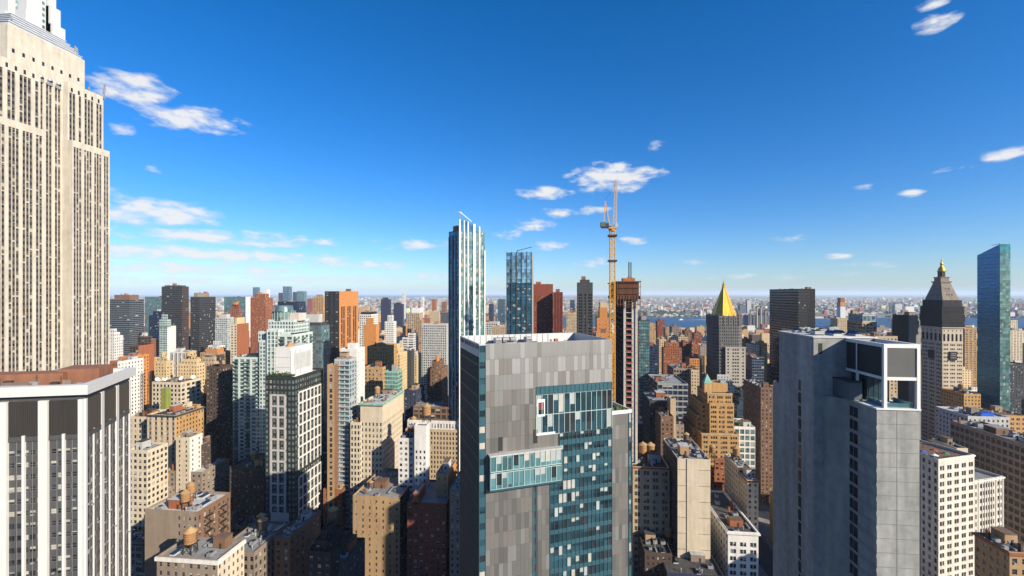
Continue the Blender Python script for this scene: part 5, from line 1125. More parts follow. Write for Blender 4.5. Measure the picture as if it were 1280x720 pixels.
H('apartment_tower','orange tan tower end catching the sun',812,819,900,404,-20, S(fl=3,bay=6,ww=.3,wall='tan'), n=0)
for i,(u,w,d,v,m_,lab) in enumerate([(822,9,1100,401,'redbrick','maroon slab with white top'),(832,7,1000,409,'tan','tan slab beside maroon slab'),(840,9,950,408,'taupe','beige tower with dark flank'),(824,11,720,424,'paleyellow','pale yellow stepped block'),(836,12,760,420,'cream','cream wide block'),(851,11,780,428,'rust','rust red striped slab'),(862,12,770,430,'rust','second rust red striped slab'),(838,9,660,436,'cream','small cream block'),(848,12,820,421,'sand','long sandy block'),(856,9,900,413,'brown','brown midrise with plain face'),(868,9,1000,416,'redbrick','dull red midrise'),(931,9,700,424,'rust','rust block under the gold-roofed tower'),(940,9,640,431,'cream','cream block with stacked terraces'),(952,7,640,429,'ochre','orange ochre block')]):
    H('apartment_building', lab+' in the middle distance', u, u+w, d, v, -22, brick(m_,bay=3.4,ww=.5), n=2, steps=[(3,(5,5,5,5))])
H('office_building','dark grey modern building with glazed top floor and flat roof',822,860,400,479,-45, S(fl=5,bay=4.6,ww=.9,wh=.7,wall='grey',glass=G_NAVY,blind=.2), side=S(fl=5,bay=6,ww=.9,wh=.6,wall='charcoal',glass=G_NAVY), n=7, parts=True, roof=ROOF_GY, short='grey modern building')
H('office_building','lower dark wing below the grey modern building',812,838,350,500,-30, grid('charcoal',bay=3,fl=4), n=3, parts=True)
H('office_building','brown industrial block with pale stair tower',826,842,330,520,-26, brick('brown'), n=3, parts=True)
H('office_building','pale stair tower block with blank concrete sides',838,845,338,498,-8, 'sand', n=0)
H('loft_building','grey roofed long loft behind the cream blank wall',835,855,345,530,-34, brick('taupe'), n=6, parts=True)
H('loft_building','brown loft with green roof strip and antennas',842,866,480,460,-28, grid('taupe',bay=3,fl=4), n=6)
H('loft_building','cream and tan loft behind the grey modern building',864,874,470,462,-20, brick('sand'), n=2)
H('office_building','orange roofed tan midrise beside the gold-roofed tower',862,877,560,448,-20, brick('orange'), n=2)
H('loft_building','tan gridded loft building with red tiled roof edge',791,837,255,583,-20, S(fl=3.9,group=[2,2,2,2],gap=.14,wh=.6,sill=.2,wall='sand',mull=3,rec=.35), cornice=(.3,.8,'rust'), n=3, roof=ROOF_DK, parts=True, short='tan gridded loft')
h73 = H('office_building','cream building with a tall blank sunlit wall and crowded roof plant',847,888,240,573,-34, 'cream', side=brick('charcoal'), n=10, roof=ROOF_GY, short='cream blank-walled building')
h74 = H('office_building','ornate white terracotta building with heavy cornice and roof garden',910,948,235,664,-50, S(fl=3.7,group=[2,2,2],gap=.12,wh=.6,wall='white',rec=.35,blind=.3,top=5), side=S(fl=3.7,bay=4,ww=.4,wh=.5,wall='white'), cornice=(.8,.9,'white'), roof=ROOF_DK, n=4, parts=True, short='white terracotta building')
h75 = H('loft_building','broad black-roofed warehouse with blue shaded walls',834,905,225,716,-60, brick('navy',bay=3), side=brick('darkbrown',bay=3), roof=ROOF_DK, n=14, parts=True, short='black-roofed warehouse')  # blue shade is put into the navy colour of the front
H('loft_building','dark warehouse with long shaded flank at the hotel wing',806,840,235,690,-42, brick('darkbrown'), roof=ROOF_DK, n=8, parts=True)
H('loft_building','cream building with brown side and rooftop tank',922,938,275,583,-22, brick('cream'), side=brick('cream'), n=4, parts=True)
H('loft_building','rust corniced small building with scaffold roof',934,948,262,600,-16, brick('cream'), cornice=(.4,1,'rust'), n=3, parts=True)
H('office_building','white and green glass loft building with planted roof',918,944,345,533,-24, S(fl=4.6,bay=4.2,ww=.8,wh=.75,sill=.12,wall='white',glass=G_GREEN), roof=wall('planted_roof',(.08,.12,.05),.95,.4), n=3, parts=True, short='white and green glass loft')
H('office_building','brown brick slab with orange roof clutter and shaded flank',951,966,375,484,-36, brick('brown'), side=brick('brown'), n=7, parts=True)
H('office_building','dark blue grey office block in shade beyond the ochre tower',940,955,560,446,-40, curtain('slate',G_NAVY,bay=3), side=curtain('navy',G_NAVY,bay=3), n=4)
H('office_tower','flat-topped black office tower beyond the concrete tower',998,1019,600,361,962, curtain('black',G_BLK,fl=3.8,bay=2.4,ww=.7,wh=.5), side=curtain('black',G_BLK,fl=3.8,bay=2.4,ww=.8,wh=.6), roof=ROOF_DK, n=5, parts=True, short='flat-topped black tower')
H('office_building','faceted glass penthouse block with pale blue screens',1078,1096,560,402,-30, S(fl=4,bay=4,ww=.6,wall='sand',top=2), steps=[(9,(1,1,1,1),curtain('lightgrey',LBG,bay=5,fl=9))], n=1)
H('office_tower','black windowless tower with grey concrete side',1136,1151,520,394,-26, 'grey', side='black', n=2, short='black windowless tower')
H('apartment_building','pink tan block with dark windows in the middle distance',1047,1060,900,398,-24, brick('sand'), n=2)
H('office_building','low tan cornice building between concrete tower and windowless tower',1094,1122,420,420,-24, brick('sand'), n=3)
ucx = H('unfinished_tower','distant white tower with rust formwork top and tiny crane',1050.5,1057,2300,383,-30, 'white', steps=[(22,(0,0,0,0),'orange'),(22,(2,2,2,2),'rust')], n=0)
# -- right
H('apartment_tower','tan ribbed apartment tower between clock tower and blue glass',1206,1221,640,410,-28, S(fl=3.2,group=[2,2,2],wall='tan',wh=.5,gap=.3), n=2, steps=[(4,(3,3,3,3))], parts=True)
H('apartment_building','brick midrise with wooden tank below the clock tower',1205,1226,430,492,-26, brick('ochre'), n=4, parts=True)
H('apartment_building','ochre loft block at the right edge under the blue tower',1254,1284,400,519,-26, S(fl=4,group=[2,2,2,2],wall='ochre',wh=.5), side=brick('brown'), n=5, parts=True)
H('apartment_building','dark midrise behind the ochre loft',1262,1286,520,455,-26, brick('charcoal'), n=3)
H('apartment_building','cream slab tower at the far right',1262,1272,1100,400,-24, S(fl=3.2,bay=5,wall='cream'), n=1)
H('apartment_building','pale slab pair in the far right distance',1263,1282,900,413,-24, S(fl=3.2,bay=5,wall='cream'), n=1)
H('loft_building','white-walled loft with bright blue tarpaulin on roof',1210,1262,320,520,-28, brick('lightgrey'), roof=ROOF_LT, n=8, parts=True, short='loft with blue tarpaulin')
H('loft_building','pale stone mansard building with green copper roof',1196,1210,236,560,-16, brick('cream'), roof=PATINA, n=1, parts=True)
bb = H('office_building','massive brown office block with long shaded colonnaded flank',1283,1330,225,556,1188, S(fl=4,group=[3,3,3],wall='taupe',wh=.62), side=S(fl=4,group=[3]*14,gap=.1,wall='taupe',wh=.62,sill=.2,rec=.5,blind=.25,band=0), n=8, parts=True, roof=ROOF_GY, short='massive brown block')
H('loft_building','orange brown building with cornice at the bottom right corner',1262,1300,165,690,-14, S(fl=4,bay=3.6,ww=.5,wh=.5,wall='tan'), side=brick('tan'), roof=ROOF_GY, n=3, parts=True, cornice=(.5,.9,'rust'))
# rotated white corner buildings at the lower right
def rotated(name, label, pts, v, d, sts, roof, short, cornice=None, n=6, top=()):
    P_ = [np.array(p) for p in pts]; o = P_[0]; t = thing(name, label, 'office building', (o[0], o[1], 0)); G, wins = Geo(), []; z1 = zz(v, d)
    prism(G, wins, [tuple(p) for p in P_], 0, z1, sts, roof, 1.3, cornice, org=o)
    place_windows(t, G, wins, True); G.build('wall', t)
    xs, ys = [p[0] for p in P_], [p[1] for p in P_]; take(min(xs), max(xs), min(ys), max(ys)); HEROES.append((o[0], o[1], z1, short, min(xs), max(xs), min(ys), max(ys)))
    return t, z1
a, b_ = np.array(gp(1173, 203)), np.array(gp(1218, 209)); U_ = (b_-a)/np.linalg.norm(b_-a); Vb = np.array([-U_[1], U_[0]]); c_ = np.array(gp(1151, 212)); e_ = c_+Vb*22
TCW = wall('old_white_terracotta', (.62,.57,.49), .75, .25)
wst = S(fl=3.6,group=[2,2,2,2,2],gap=.12,wh=.6,sill=.18,wall=TCW,rec=.5,blind=.15,top=2.5,band=4); wst2 = S(fl=3.6,bay=3.6,ww=.42,wh=.58,wall=TCW,rec=.5)
t70, z70 = rotated('office_building','tall white terracotta corner building with crowded roof terrace bar',[e_, c_, a, b_, b_+Vb*26],572,205,[None,wst2,wst,'sand','sand'],ROOF_BR,'white terrace-bar building',(.35,.5,'white'))
a2, b2 = b_+U_*.1+Vb*1.5, np.array(gp(1262, 214)); b2 = a2+U_*np.linalg.norm(b2-a2)
rotated('office_building','lower white building with tall pilasters beside the terrace-bar building',[a2+Vb*24, a2, b2, b2+Vb*24],602,210,['white',S(fl=3.6,group=[2,6,2],gap=.25,wh=.6,wall=TCW,rec=.4,top=1.6,pier=.2,pw=.5),'white','white'],ROOF_GY,'pilastered white building',(.5,.6,'white'))
HAZE_D = 0.000032
# ---------------- roof terrace guests' furniture and small rooftop things on the lower-right terrace
o_ = (c_+a)/2+Vb*6
PAR = wall('parasol_green', (.05,.22,.12), .8, .1)
spots_ = [(i, j) for j in range(3) for i in range(6)]
for n_, (i, j) in enumerate(spots_[:14]):
    p = a+U_*(1.6+i*2.4)+Vb*(2.6+j*4.6)
    if n_ % 3 == 0:
        q = thing('parasol', ['closed pale parasol','green parasol','blue parasol','rust parasol','pale parasol'][n_//3]+' on the white building roof terrace', 'parasol', (p[0], p[1], z70-1.3), 0, 'parasols on the roof terrace')
        G = Geo(); G.bar((0,0,0),(0,0,2.6),.08,METAL); G.build('pole', q); G = Geo(); G.lathe(0,0,[(1.7,2.1),(.05,2.9),(0,2.9)], [WFR,PAR,wall('parasol_blue',(.05,.12,.4),.8,.1),wm('rust'),WFR][n_//3], 8); G.build('canopy', q)
    else:
        q = thing('terrace_table', 'small brown table with benches on the white building roof terrace', 'table', (p[0], p[1], z70-1.3), .3*n_, 'tables on the roof terrace')
        G = Geo(); G.box(-.7,.7,-.4,.4,.7,.76,wm('rust'),True); G.build('tabletop', q)
        for s_ in (-1, 1): G = Geo(); G.box(-.7,.7,s_*.75-.15,s_*.75+.15,.4,.45,wm('rust'),True); G.build('bench', q)
        G = Geo(); G.box(-.06,.06,-.06,.06,0,.7,STEEL); G.build('leg', q)
for k in range(12):
    p = a+(U_*(.9+k*1.45))+Vb*1.0
    if k == 11: continue
    G = Geo()
    G.box(-.6,.6,-.25,.25,0,.5,wm('darkbrown'))
    for i in range(14): r_ = R.uniform(.15,.3); px, py, pz = R.gauss(0,.35), R.gauss(0,.15), .6+abs(R.gauss(0,.3)); G.lathe(px, py, [(0,pz-r_),(r_,pz),(0,pz+r_)], LEAF, 5)
    q = G.build('planter', loc=(p[0], p[1], z70-1.3)); q['label'] = 'planter box of green shrubs along the terrace-bar parapet'; q['category'] = 'planter'; q['group'] = 'planters along the terrace parapet'
q = thing('pergola', 'dark timber pergola with lights over the white building roof bar', 'pergola', (0,0,0)); p0 = a+U_*2+Vb*15
G = Geo()
for i in range(5):
    for j in range(3): p = p0+U_*(i*3)+Vb*(j*2.4); G.box(p[0]-.12,p[0]+.12,p[1]-.12,p[1]+.12,z70-1.3,z70+1.4,STEEL)
G.build('posts', q); G = Geo()
for j in range(10): p = p0+Vb*(j*.54); r_ = p+U_*12; G.bar((p[0],p[1],z70+1.5),(r_[0],r_[1],z70+1.5),.2,wm('darkbrown'))
G.build('rafters', q)
q = thing('bar_counter', 'long brown bar counter with back shelves on the white building roof', 'bar', (0,0,0)); p0 = a+U_*1.5+Vb*19
G = Geo(); G.bar((p0[0],p0[1],z70-.7),(*(p0+U_*11),z70-.7),1.1,wm('rust')); G.build('counter', q); G = Geo(); p1_ = p0+Vb*1.6; G.bar((p1_[0],p1_[1],z70),(*(p1_+U_*11),z70),.5,wm('darkbrown')); G.build('shelf', q)
# ---------------- water tanks
def roof_of(h): return h['x0'], h['x1'], h['y0'], h['y1'], h['z']
def tk(u, d, v_base, label, s=1, dark=False, legs=3.4):
    x, y = gp(u, d); return tank(x, y, zz(v_base, d), label, s, dark, legs)
NT = 0
def tank_on(h, fx, fy, label, s=1, dark=False, legs=3.4):
    tank(h['x0']+(h['x1']-h['x0'])*fx, h['y0']+(h['y1']-h['y0'])*fy, h['z1']-1.1, label, s, dark, legs)
tank_on(h23, .22, .38, 'cedar water tank standing front and centre on the big brown warehouse', .95)
tank_on(h23, .62, .55, 'cedar water tank further back on the big brown warehouse', .95)
tank_on(h44, .75, .2, 'grey weathered water tank at the back of the plain brown loft', .9, True)
tank_on(h44, .3, .8, 'squat dark water tank near the front of the plain brown loft', .7, True, 1.2)
tank_on(h44b, .8, .45, 'grey water tank behind the chimney block of the dark red building', 1, True)
tank_on(h46, .7, .6, 'dark conical water tank atop the black terraced building', 1, True, 8)
tank_on(h73, .8, .3, 'white-grey tank amid the plant of the cream blank-walled building', .8, True)
tank_on(h75, .45, .75, 'tall pale wooden tank on the black-roofed warehouse', 1.05, False, 5)
tank_on(h39, .5, .75, 'small wooden tank on the green-corniced cream building', .9)
x, y = gp(528, 267); tank(x+5, y-1, zz(532, 262)-1.1, 'wooden water tank on the white building with blank upper wall', 1.3, False, 3.4)
def tl(label, fx, fy, text, s=1, dark=False, legs=3.4): tank_on(BYL[label], fx, fy, text, s, dark, legs)
tl('long low brown building with silvery roof strip', .5, .3, 'cedar tank on the long low brown building by the white piers', 1.1)
tl('long low brown building with silvery roof strip', .2, .7, 'dark squat tank at the front of the long low brown building', .9, True)
tl('dark shaded warehouse with bluish roof at the foot of the green condominium', .3, .5, 'lone cedar tank on the shaded warehouse under the green condominium', 1)
tl('low building with white cornice and railings at the bottom edge', .35, .62, 'bright cedar tank on the white-corniced low building', 1.1)
tl('grey-blue roofed low building in front of the dark canyon', .55, .35, 'dark tank on the grey-blue roofed low building', 1, True)
tl('grey-blue roofed low building in front of the dark canyon', .75, .62, 'second dark tank further back on the grey-blue roofed low building', .9, True)
tl('tan gridded loft building with red tiled roof edge', .7, .6, 'cedar tank on the tan gridded loft beside the hotel', 1.2)
tl('tan gridded loft building with red tiled roof edge', .7, .38, 'second cedar tank on the tan gridded loft beside the hotel', 1.2)
tl('cream building with brown side and rooftop tank', .55, .5, 'cedar tank on the cream building behind the white terracotta one', 1.1)
tl('broad tan office building crowned by arcaded brown terrace storeys', .15, .9, 'cedar tank at the edge of the arcaded tan office building', 1)
tl('orange brown building with slate terrace and chimney', .5, .5, 'dark tank on the orange brown building', 1, True)
tl('brick midrise with wooden tank below the clock tower', .4, .6, 'cedar tank on the brick midrise below the clock tower', 1)
# blank wall joints and raised centre strip on the cream building
w73 = h73['y1']-h73['y0']; G = Geo(); z73 = h73['z1']; G.box(-.35, 0, w73*.36, w73*.72, 0, z73-.02, wm('cream'))
for k in range(9):
    z_ = z73-6-k*8.5
    for a_, b_2 in ((0, w73*.36), (w73*.72, w73)): G.box(-.06, 0, a_, b_2, z_, z_+.22, wm('brown'))
G.build('raised_strip', h73['root'])
# ---------------- satellite dishes on the long cream building
hd = next(h for h in HEROES if h[3] == 'cream building with roof dishes')
for k, (fx, fy, s_) in enumerate(((.1,.9,1.3),(.12,.7,1.3),(.4,.25,1.4),(.75,.1,1.3),(.5,.85,.9))):
    q = thing('satellite_dish', ['large white dish at the front corner of the cream building roof','large white dish second along the cream building roof','white dish near the middle of the cream building roof','white dish at the back of the cream building roof','small white dish on the cream building roof'][k], 'satellite dish', (hd[4]+(hd[5]-hd[4])*fx, hd[6]+(hd[7]-hd[6])*fy, hd[2]-1.1), R.random()*2, 'satellite dishes on the cream building')
    G = Geo(); G.bar((0,0,0),(0,0,1.8*s_),.25,METAL); G.build('mount', q)
    G = Geo(); G.lathe(0,0,[(.1,0),(1.0*s_,.28*s_),(1.5*s_,.75*s_),(1.46*s_,.75*s_),(.95*s_,.34*s_),(0,.06)], WFR, 18); o = G.build('dish', q); o.location = (0,0,1.8*s_); o.rotation_euler = (0,-.9,0)
# lattice masts and the lime green stair tower near them
for k, (u, d, v0, v1) in enumerate(((178, 350, 520, 466), (187, 345, 522, 464))):
    x, y = gp(u, d); q = thing('lattice_mast', ['dark steel lattice mast beside the cream building roof','second dark lattice mast beside the cream building roof'][k], 'mast', (x, y, 0)); G = Geo(); lattice(G, (0,0,zz(545,d)), (0,0,zz(v1,d)), 1.1, 3, .22, STEEL, .7); G.build('frame', q)
    G = Geo(); [G.box(-2,2,-.1,.1,zz(v1,d)-3-i*4,zz(v1,d)-2.8-i*4,STEEL,True) for i in range(3)]; G.build('crossarm', q)
x, y = gp(201, 372); G = Geo(); G.box(0, 5, -4.5, 0, 0, zz(486, 372), wall('lime_render', (.24,.27,.06), .8, .15)); G.box(1,4,-3.5,-1,zz(486,372),zz(486,372)+.6,METAL); q = G.build('stair_tower', loc=(x, y, 0)); q['label'] = 'lime green rendered stair tower by the lattice masts'; q['category'] = 'tower'; FOOT.append((x-2, x+8, y-6, y+2))
# fire escape on the big brown warehouse
wr = h23['root']; W23 = h23['x1']-h23['x0']; zt23 = h23['z1']
for x_ in (3.5, 12):
    G = Geo()
    for k in range(9):
        z_ = zt23-4.2-k*3.4
        if z_ < 4: break
        G.box(x_, x_+4.2, -1.2, -.02, z_, z_+.12, STEEL, True)
        for q_ in np.linspace(0, 4.2, 12): G.bar((x_+q_, -1.15, z_), (x_+q_, -1.15, z_+1), .05, STEEL)
        G.bar((x_, -1.15, z_+1), (x_+4.2, -1.15, z_+1), .08, STEEL); G.bar((x_+.4, -.7, z_), (x_+3.8, -.7, z_-3.3), .18, STEEL)
    G.build('fire_escape', wr)
# blue tarpaulin on the loft at the right
ht = next(h for h in HEROES if h[3] == 'loft with blue tarpaulin')
G = Geo(); TP = wall('blue_tarpaulin', (.01,.10,.55), .5, .2)
G.quads([[(0,0,0),(5.5,-3,-.2),(9,-10,.2),(1,-9,.6)],[(0,0,-3),(1,-9,-2.6),(1,-9,.6),(0,0,0)],[(1,-9,.6),(9,-10,.2),(9,-10,-2.6),(1,-9,-2.6)]], TP); q = G.build('tarpaulin', loc=(ht[4]+.5, ht[7]-9, ht[2]+1.8)); q['label'] = 'bright blue tarpaulin draped over the white-walled loft roof'; q['category'] = 'tarpaulin'

# ================================================================ ordinary blocks between them
def free(x0, x1, y0, y1, m=1.0): return all(x1+m < a or x0-m > b2 or y1+m < c2 or y0-m > d2 for a, b2, c2, d2 in FOOT)
COLS = ['brown','tan','rust','taupe','sand','cream','ochre','darkbrown','orange','redbrick','paleyellow','lightgrey','brown','tan','rust','taupe','charcoal','white','paleyellow']
CN = dict(brown='brown brick',tan='tan brick',rust='rust brick',taupe='grey-brown',sand='sandy stone',cream='cream stone',ochre='ochre brick',darkbrown='dark brown',orange='orange brick',redbrick='deep red brick',paleyellow='buff yellow',lightgrey='light grey',charcoal='charcoal',white='white brick')
RN = {ROOF_DK.name:'black roof',ROOF_GY.name:'grey roof',ROOF_LT.name:'silver roof',ROOF_BR.name:'brown roof'}
cand = []
for i in range(len(AVE)-1):
    xa, xb = AVE[i]+15, AVE[i+1]-15
    for j in range(-22, 22):
        ya = ST0+j*STP+11; yb = ya+STP-22
        for (y0, y1) in ((ya, (ya+yb)/2-1.5), ((ya+yb)/2+1.5, yb)):
            x = xa
            while x < xb-9:
                w_ = min(R.choice([8,11,14,16,20,26]), xb-x)
                if xb-x-w_ < 9: w_ = xb-x
                cand.append((x, x+w_-.3, y0+R.uniform(0,2), y1-R.uniform(0,2))); x += w_
LABELS = {}
def near_hero(x, y, z):
    u, v, d = proj(x, y, z); best = None
    for h in HEROES:
        U_h, V_h, D_h = proj(h[0], h[1], h[2])
        s = abs(U_h-u)+abs(D_h-d)*.35+ (0 if V_h < 700 else 300)
        if best is None or s < best[0]: best = (s, h, u-U_h, d-D_h)
    return best
def lab_for(h_, c, roof, x, y, z, w_, feat):
    s, hh, du, dd = near_hero(x, y, z)
    rel = 'behind' if dd > 25 else ('in front of' if dd < -25 else 'beside')
    size = 'tall' if h_ > 58 else ('midrise' if h_ > 38 else 'low'); wid = 'narrow' if w_ < 12 else ('wide' if w_ > 22 else 'squarish')
    base = f"{size} {wid} {CN[c]} building{feat}, {RN[roof.name]}, {rel} the {' '.join(hh[3].split()[-3:])}"
    for extra in ('', ' further back', ' second one back', ' third one back', ' fourth one back', ' fifth one back'):
        l_ = base+extra
        if len(l_.split()) > 16: l_ = l_.replace(' '+wid, '', 1).replace(' the ', ' ', 1) if len(l_.split()) > 17 else l_.replace(' '+wid, '', 1)
        if l_ not in LABELS: LABELS[l_] = 1; return l_
    return base
made = 0; TANKS = 0; rest = []
cand.sort(key=lambda c: (c[0]+c[1])**2+(c[2]+c[3])**2)
feats = [('', 6), (' with roof hut', 2)]
for (x0, x1, y0, y1) in cand:
    cx_, cy_ = (x0+x1)/2, (y0+y1)/2; d = cx_*CA+cy_*SA
    if d < 95: continue
    near = R.random(); 
    hgt = R.choice([18,22,25,28,30,34,36,40,45,48]) if d < 450 else R.choice([16,20,24,28,32,38,44,52,62])
    if 450 < d < 1300 and R.random() < .18: hgt += R.uniform(15, 45)
    if cy_ > -50 and 120 < d < 330: hgt *= .8
    if d < 230: hgt = min(hgt, 30)
    u, v, _ = proj(cx_, cy_, hgt)
    if u < -120 or u > 1400 or v > 860: continue
    if not free(x0, x1, y0, y1): continue
    c = R.choice(COLS)
    if made < 297 and cx_ < 900 and -20 < u < 1300 and v < 740:
        rf = R.choice(ROOFS); st = R.choice([brick(c), brick(c, bay=2.6, ww=.46), loft(c), grid(c), brick(c, band=4), brick(c)]) if c != 'charcoal' else curtain('charcoal', G_BLUE)
        if d > 420: st['mull'] = 0
        t = thing(R.choice(['apartment_building','loft_building']) if c != 'charcoal' else 'office_building', '', 'building', (x0, y0, 0), 0, 'ordinary buildings filling the blocks')
        G, wins = Geo(), []; sd = R.choice([st, st, c, brick(c, bay=5, ww=.25, wh=.4)])
        sts = [st, sd if cy_ > 0 else c, c, sd if cy_ <= 0 else c]; p = (0, x1-x0, 0, y1-y0)
        prism(G, wins, rect(*p), 0, hgt, sts, rf, 1.0, (.5, .8, R.choice([c, 'brown', 'cream', 'charcoal'])) if R.random() < .6 else None)
        z = hgt; rp = p
        if hgt > 45 and R.random() < .6: rp, z = steps_up(G, wins, p, z, [(R.uniform(4,9), (3,3,3,3))]*R.choice([1,2]), st, rf)
        place_windows(t, G, wins, d < 300 and v < 640); G.build('wall', t)
        k = 10 if d < 300 else (7 if d < 500 else 3)
        clutter(t, *rp, z-1, R, k)
        feat = ''
        if R.random() < (.7 if d < 450 else .35) and min(x1-x0, y1-y0) > 9 and TANKS < 80:
            TANKS += 1; feat = ' with tank'
        t['label'] = lab_for(hgt, c, rf, cx_, cy_, hgt, x1-x0, feat)
        if feat: tank(x0+R.uniform(4, x1-x0-4), y0+R.uniform(4, y1-y0-4), z-1, 'water tank on the '+' '.join((t['label'].split(' building')[0]+' building'+t['label'].split(',')[-1]).split()[:11]), R.uniform(.8,1.05), R.random() < .45, R.choice([3.4, 3.4, 5]))
        take(x0, x1, y0, y1); made += 1
    else: rest.append((x0, x1, y0, y1, hgt, c)); take(x0, x1, y0, y1)
print('fillers', made, 'rest', len(rest), 'tanks', TANKS)

# ================================================================ far city: one mass of small blocks with window rows
def citymat(name):
    m, n, l, b = newmat(name)
    at = n.new('ShaderNodeAttribute'); at.attribute_name = 'Col'
    g = n.new('ShaderNodeNewGeometry'); sp = n.new('ShaderNodeSeparateXYZ'); l.new(g.outputs['Position'], sp.inputs[0]); sn = n.new('ShaderNodeSeparateXYZ'); l.new(g.outputs['Normal'], sn.inputs[0])
    def M(op, a, b_=None):
        q = n.new('ShaderNodeMath'); q.operation = op
        for i, v in enumerate((a, b_)):
            if v is None: continue
            if isinstance(v, (int, float)): q.inputs[i].default_value = v
            else: l.new(v, q.inputs[i])
        return q.outputs[0]
    ax = M('ABSOLUTE', sn.outputs[0]); use = M('GREATER_THAN', ax, .5)
    hh = M('ADD', M('MULTIPLY', sp.outputs[1], use), M('MULTIPLY', sp.outputs[0], M('SUBTRACT', 1.0, use)))
    fx = M('FRACT', M('MULTIPLY', hh, 1/3.4)); fz = M('FRACT', M('MULTIPLY', sp.outputs[2], 1/3.4))
    wx = M('MULTIPLY', M('GREATER_THAN', fx, .3), M('LESS_THAN', fx, .74)); wz = M('MULTIPLY', M('GREATER_THAN', fz, .3), M('LESS_THAN', fz, .78))
    w_ = M('MULTIPLY', M('MULTIPLY', wx, wz), M('LESS_THAN', M('ABSOLUTE', sn.outputs[2]), .5))
    mx_ = n.new('ShaderNodeMixRGB'); l.new(w_, mx_.inputs[0]); l.new(at.outputs['Color'], mx_.inputs[1]); mx_.inputs[2].default_value = (.03,.035,.045,1)
    l.new(mx_.outputs[0], b.inputs['Base Color']); b.inputs['Roughness'].default_value = .85
    return m
CM = citymat('city_wall')
def city(name, boxes, cols, roofcols, mat):
    """boxes (n,6): x0 x1 y0 y1 z0 z1"""
    b = np.array(boxes, float); n = len(b); x0, x1, y0, y1, z0, z1 = b.T
    V = np.stack([np.stack(t, -1) for t in ((x0,y1,z0),(x0,y0,z0),(x1,y0,z0),(x1,y1,z0),(x0,y1,z1),(x0,y0,z1),(x1,y0,z1),(x1,y1,z1))], 1)
    F_ = np.array([[0,1,5,4],[1,2,6,5],[2,3,7,6],[3,0,4,7],[5,6,7,4]])
    f = (np.arange(n)[:,None,None]*8+F_).reshape(-1,4)
    me = bpy.data.meshes.new(name); me.vertices.add(n*8); me.vertices.foreach_set('co', V.reshape(-1).astype(np.float32)); me.loops.add(len(f)*4); me.loops.foreach_set('vertex_index', f.reshape(-1).astype(np.int32))
    me.polygons.add(len(f)); me.polygons.foreach_set('loop_start', (np.arange(len(f))*4).astype(np.int32)); me.materials.append(mat); me.update(calc_edges=True); me.polygons.foreach_set('use_smooth', np.zeros(len(f), bool))
    at = me.color_attributes.new('Col', 'FLOAT_COLOR', 'CORNER')
    cc = np.ones((n, 5, 4, 4), np.float32); cc[:, :4, :, :3] = np.array(cols)[:,None,None,:]; cc[:, 4, :, :3] = np.array(roofcols)[:,None,:]
    at.data.foreach_set('color', cc.reshape(-1)); return link(name, me, kind='stuff')
bx_, cl_, rc_ = [], [], []
RC = [(.07,.068,.066),(.26,.26,.26),(.5,.5,.49),(.16,.1,.07),(.3,.28,.25)]
def addb(x0, x1, y0, y1, h, c):
    v_ = R.uniform(.8, 1.15); bx_.append((x0,x1,y0,y1,0,h)); cl_.append([q*v_ for q in C[c]]); rc_.append(R.choice(RC))
    if R.random() < .7 and x1-x0 > 8:
        a, b_ = R.uniform(x0+1, (x0+x1)/2), R.uniform(y0+1, (y0+y1)/2); bx_.append((a, a+(x1-x0)*.35, b_, b_+(y1-y0)*.35, h, h+R.uniform(3,6))); cl_.append([q*v_ for q in C[R.choice([c,'taupe','lightgrey'])]]); rc_.append(R.choice(RC))
for r in rest: addb(*r)
for i in range(6):                                                   # riverside half of the island
    xa, xb = 1720+i*90, 1720+i*90+80
    for j in range(-50, 50):
        ya = ST0+j*STP
        if abs(ya) > xb*1.25: continue
        if xb > shore(RX0, ya)-15: continue
        for q in range(4):
            x = xa+q*20; 
            if R.random() < .12: continue
            red = ya < -250 and R.random() < .75
            h = R.choice([12,14,18,22,30,38] if ya < 150 else [22,30,38,45,60,80]) + (R.uniform(15,45) if R.random() < .04 else 0)
            addb(x, x+R.uniform(14,19), ya+R.uniform(2,10), ya+R.uniform(30,68), h, R.choice(['rust','redbrick','rust','tan']) if red else R.choice(COLS))
city('riverside_buildings', bx_, cl_, rc_, CM)
bx_, cl_, rc_ = [], [], []
N_ = 60000
u_ = NR.random(N_); dist = 3300+ (NR.random(N_)**1.15)*13000
an = (NR.random(N_)-.5)*1.9
cl_k = ['white','lightgrey','grey','taupe','rust','brown','slate','taupe','sand','grey','charcoal','palepink','slate']
for k in range(N_):
    x, y = dist[k], dist[k]*math.tan(an[k])*.95
    if x < shore(RX1, y)-10: continue
    if math.sin(x/420+2*math.sin(y/900))*math.sin(y/520+x/1300) > .62: continue        # parks and cemeteries
    s = R.uniform(7, 19)*(1+dist[k]/11000); h = R.choice([7,8,9,10,12,14,16])*(1+.3*R.random())
    if R.random() < .045: h += R.uniform(12, 45); s = max(s, 22)
    if R.random() < .03: s *= 2.6; h = 12
    c = R.choice(cl_k); bx_.append((x, x+s, y, y+s*R.uniform(.6,1.8), 0, h)); cl_.append([q*R.uniform(.7,1.1) for q in C[c]]); rc_.append(R.choice(RC+[(.6,.6,.58),(.35,.33,.3)]))
city('far_shore_buildings', bx_, cl_, rc_, CM)
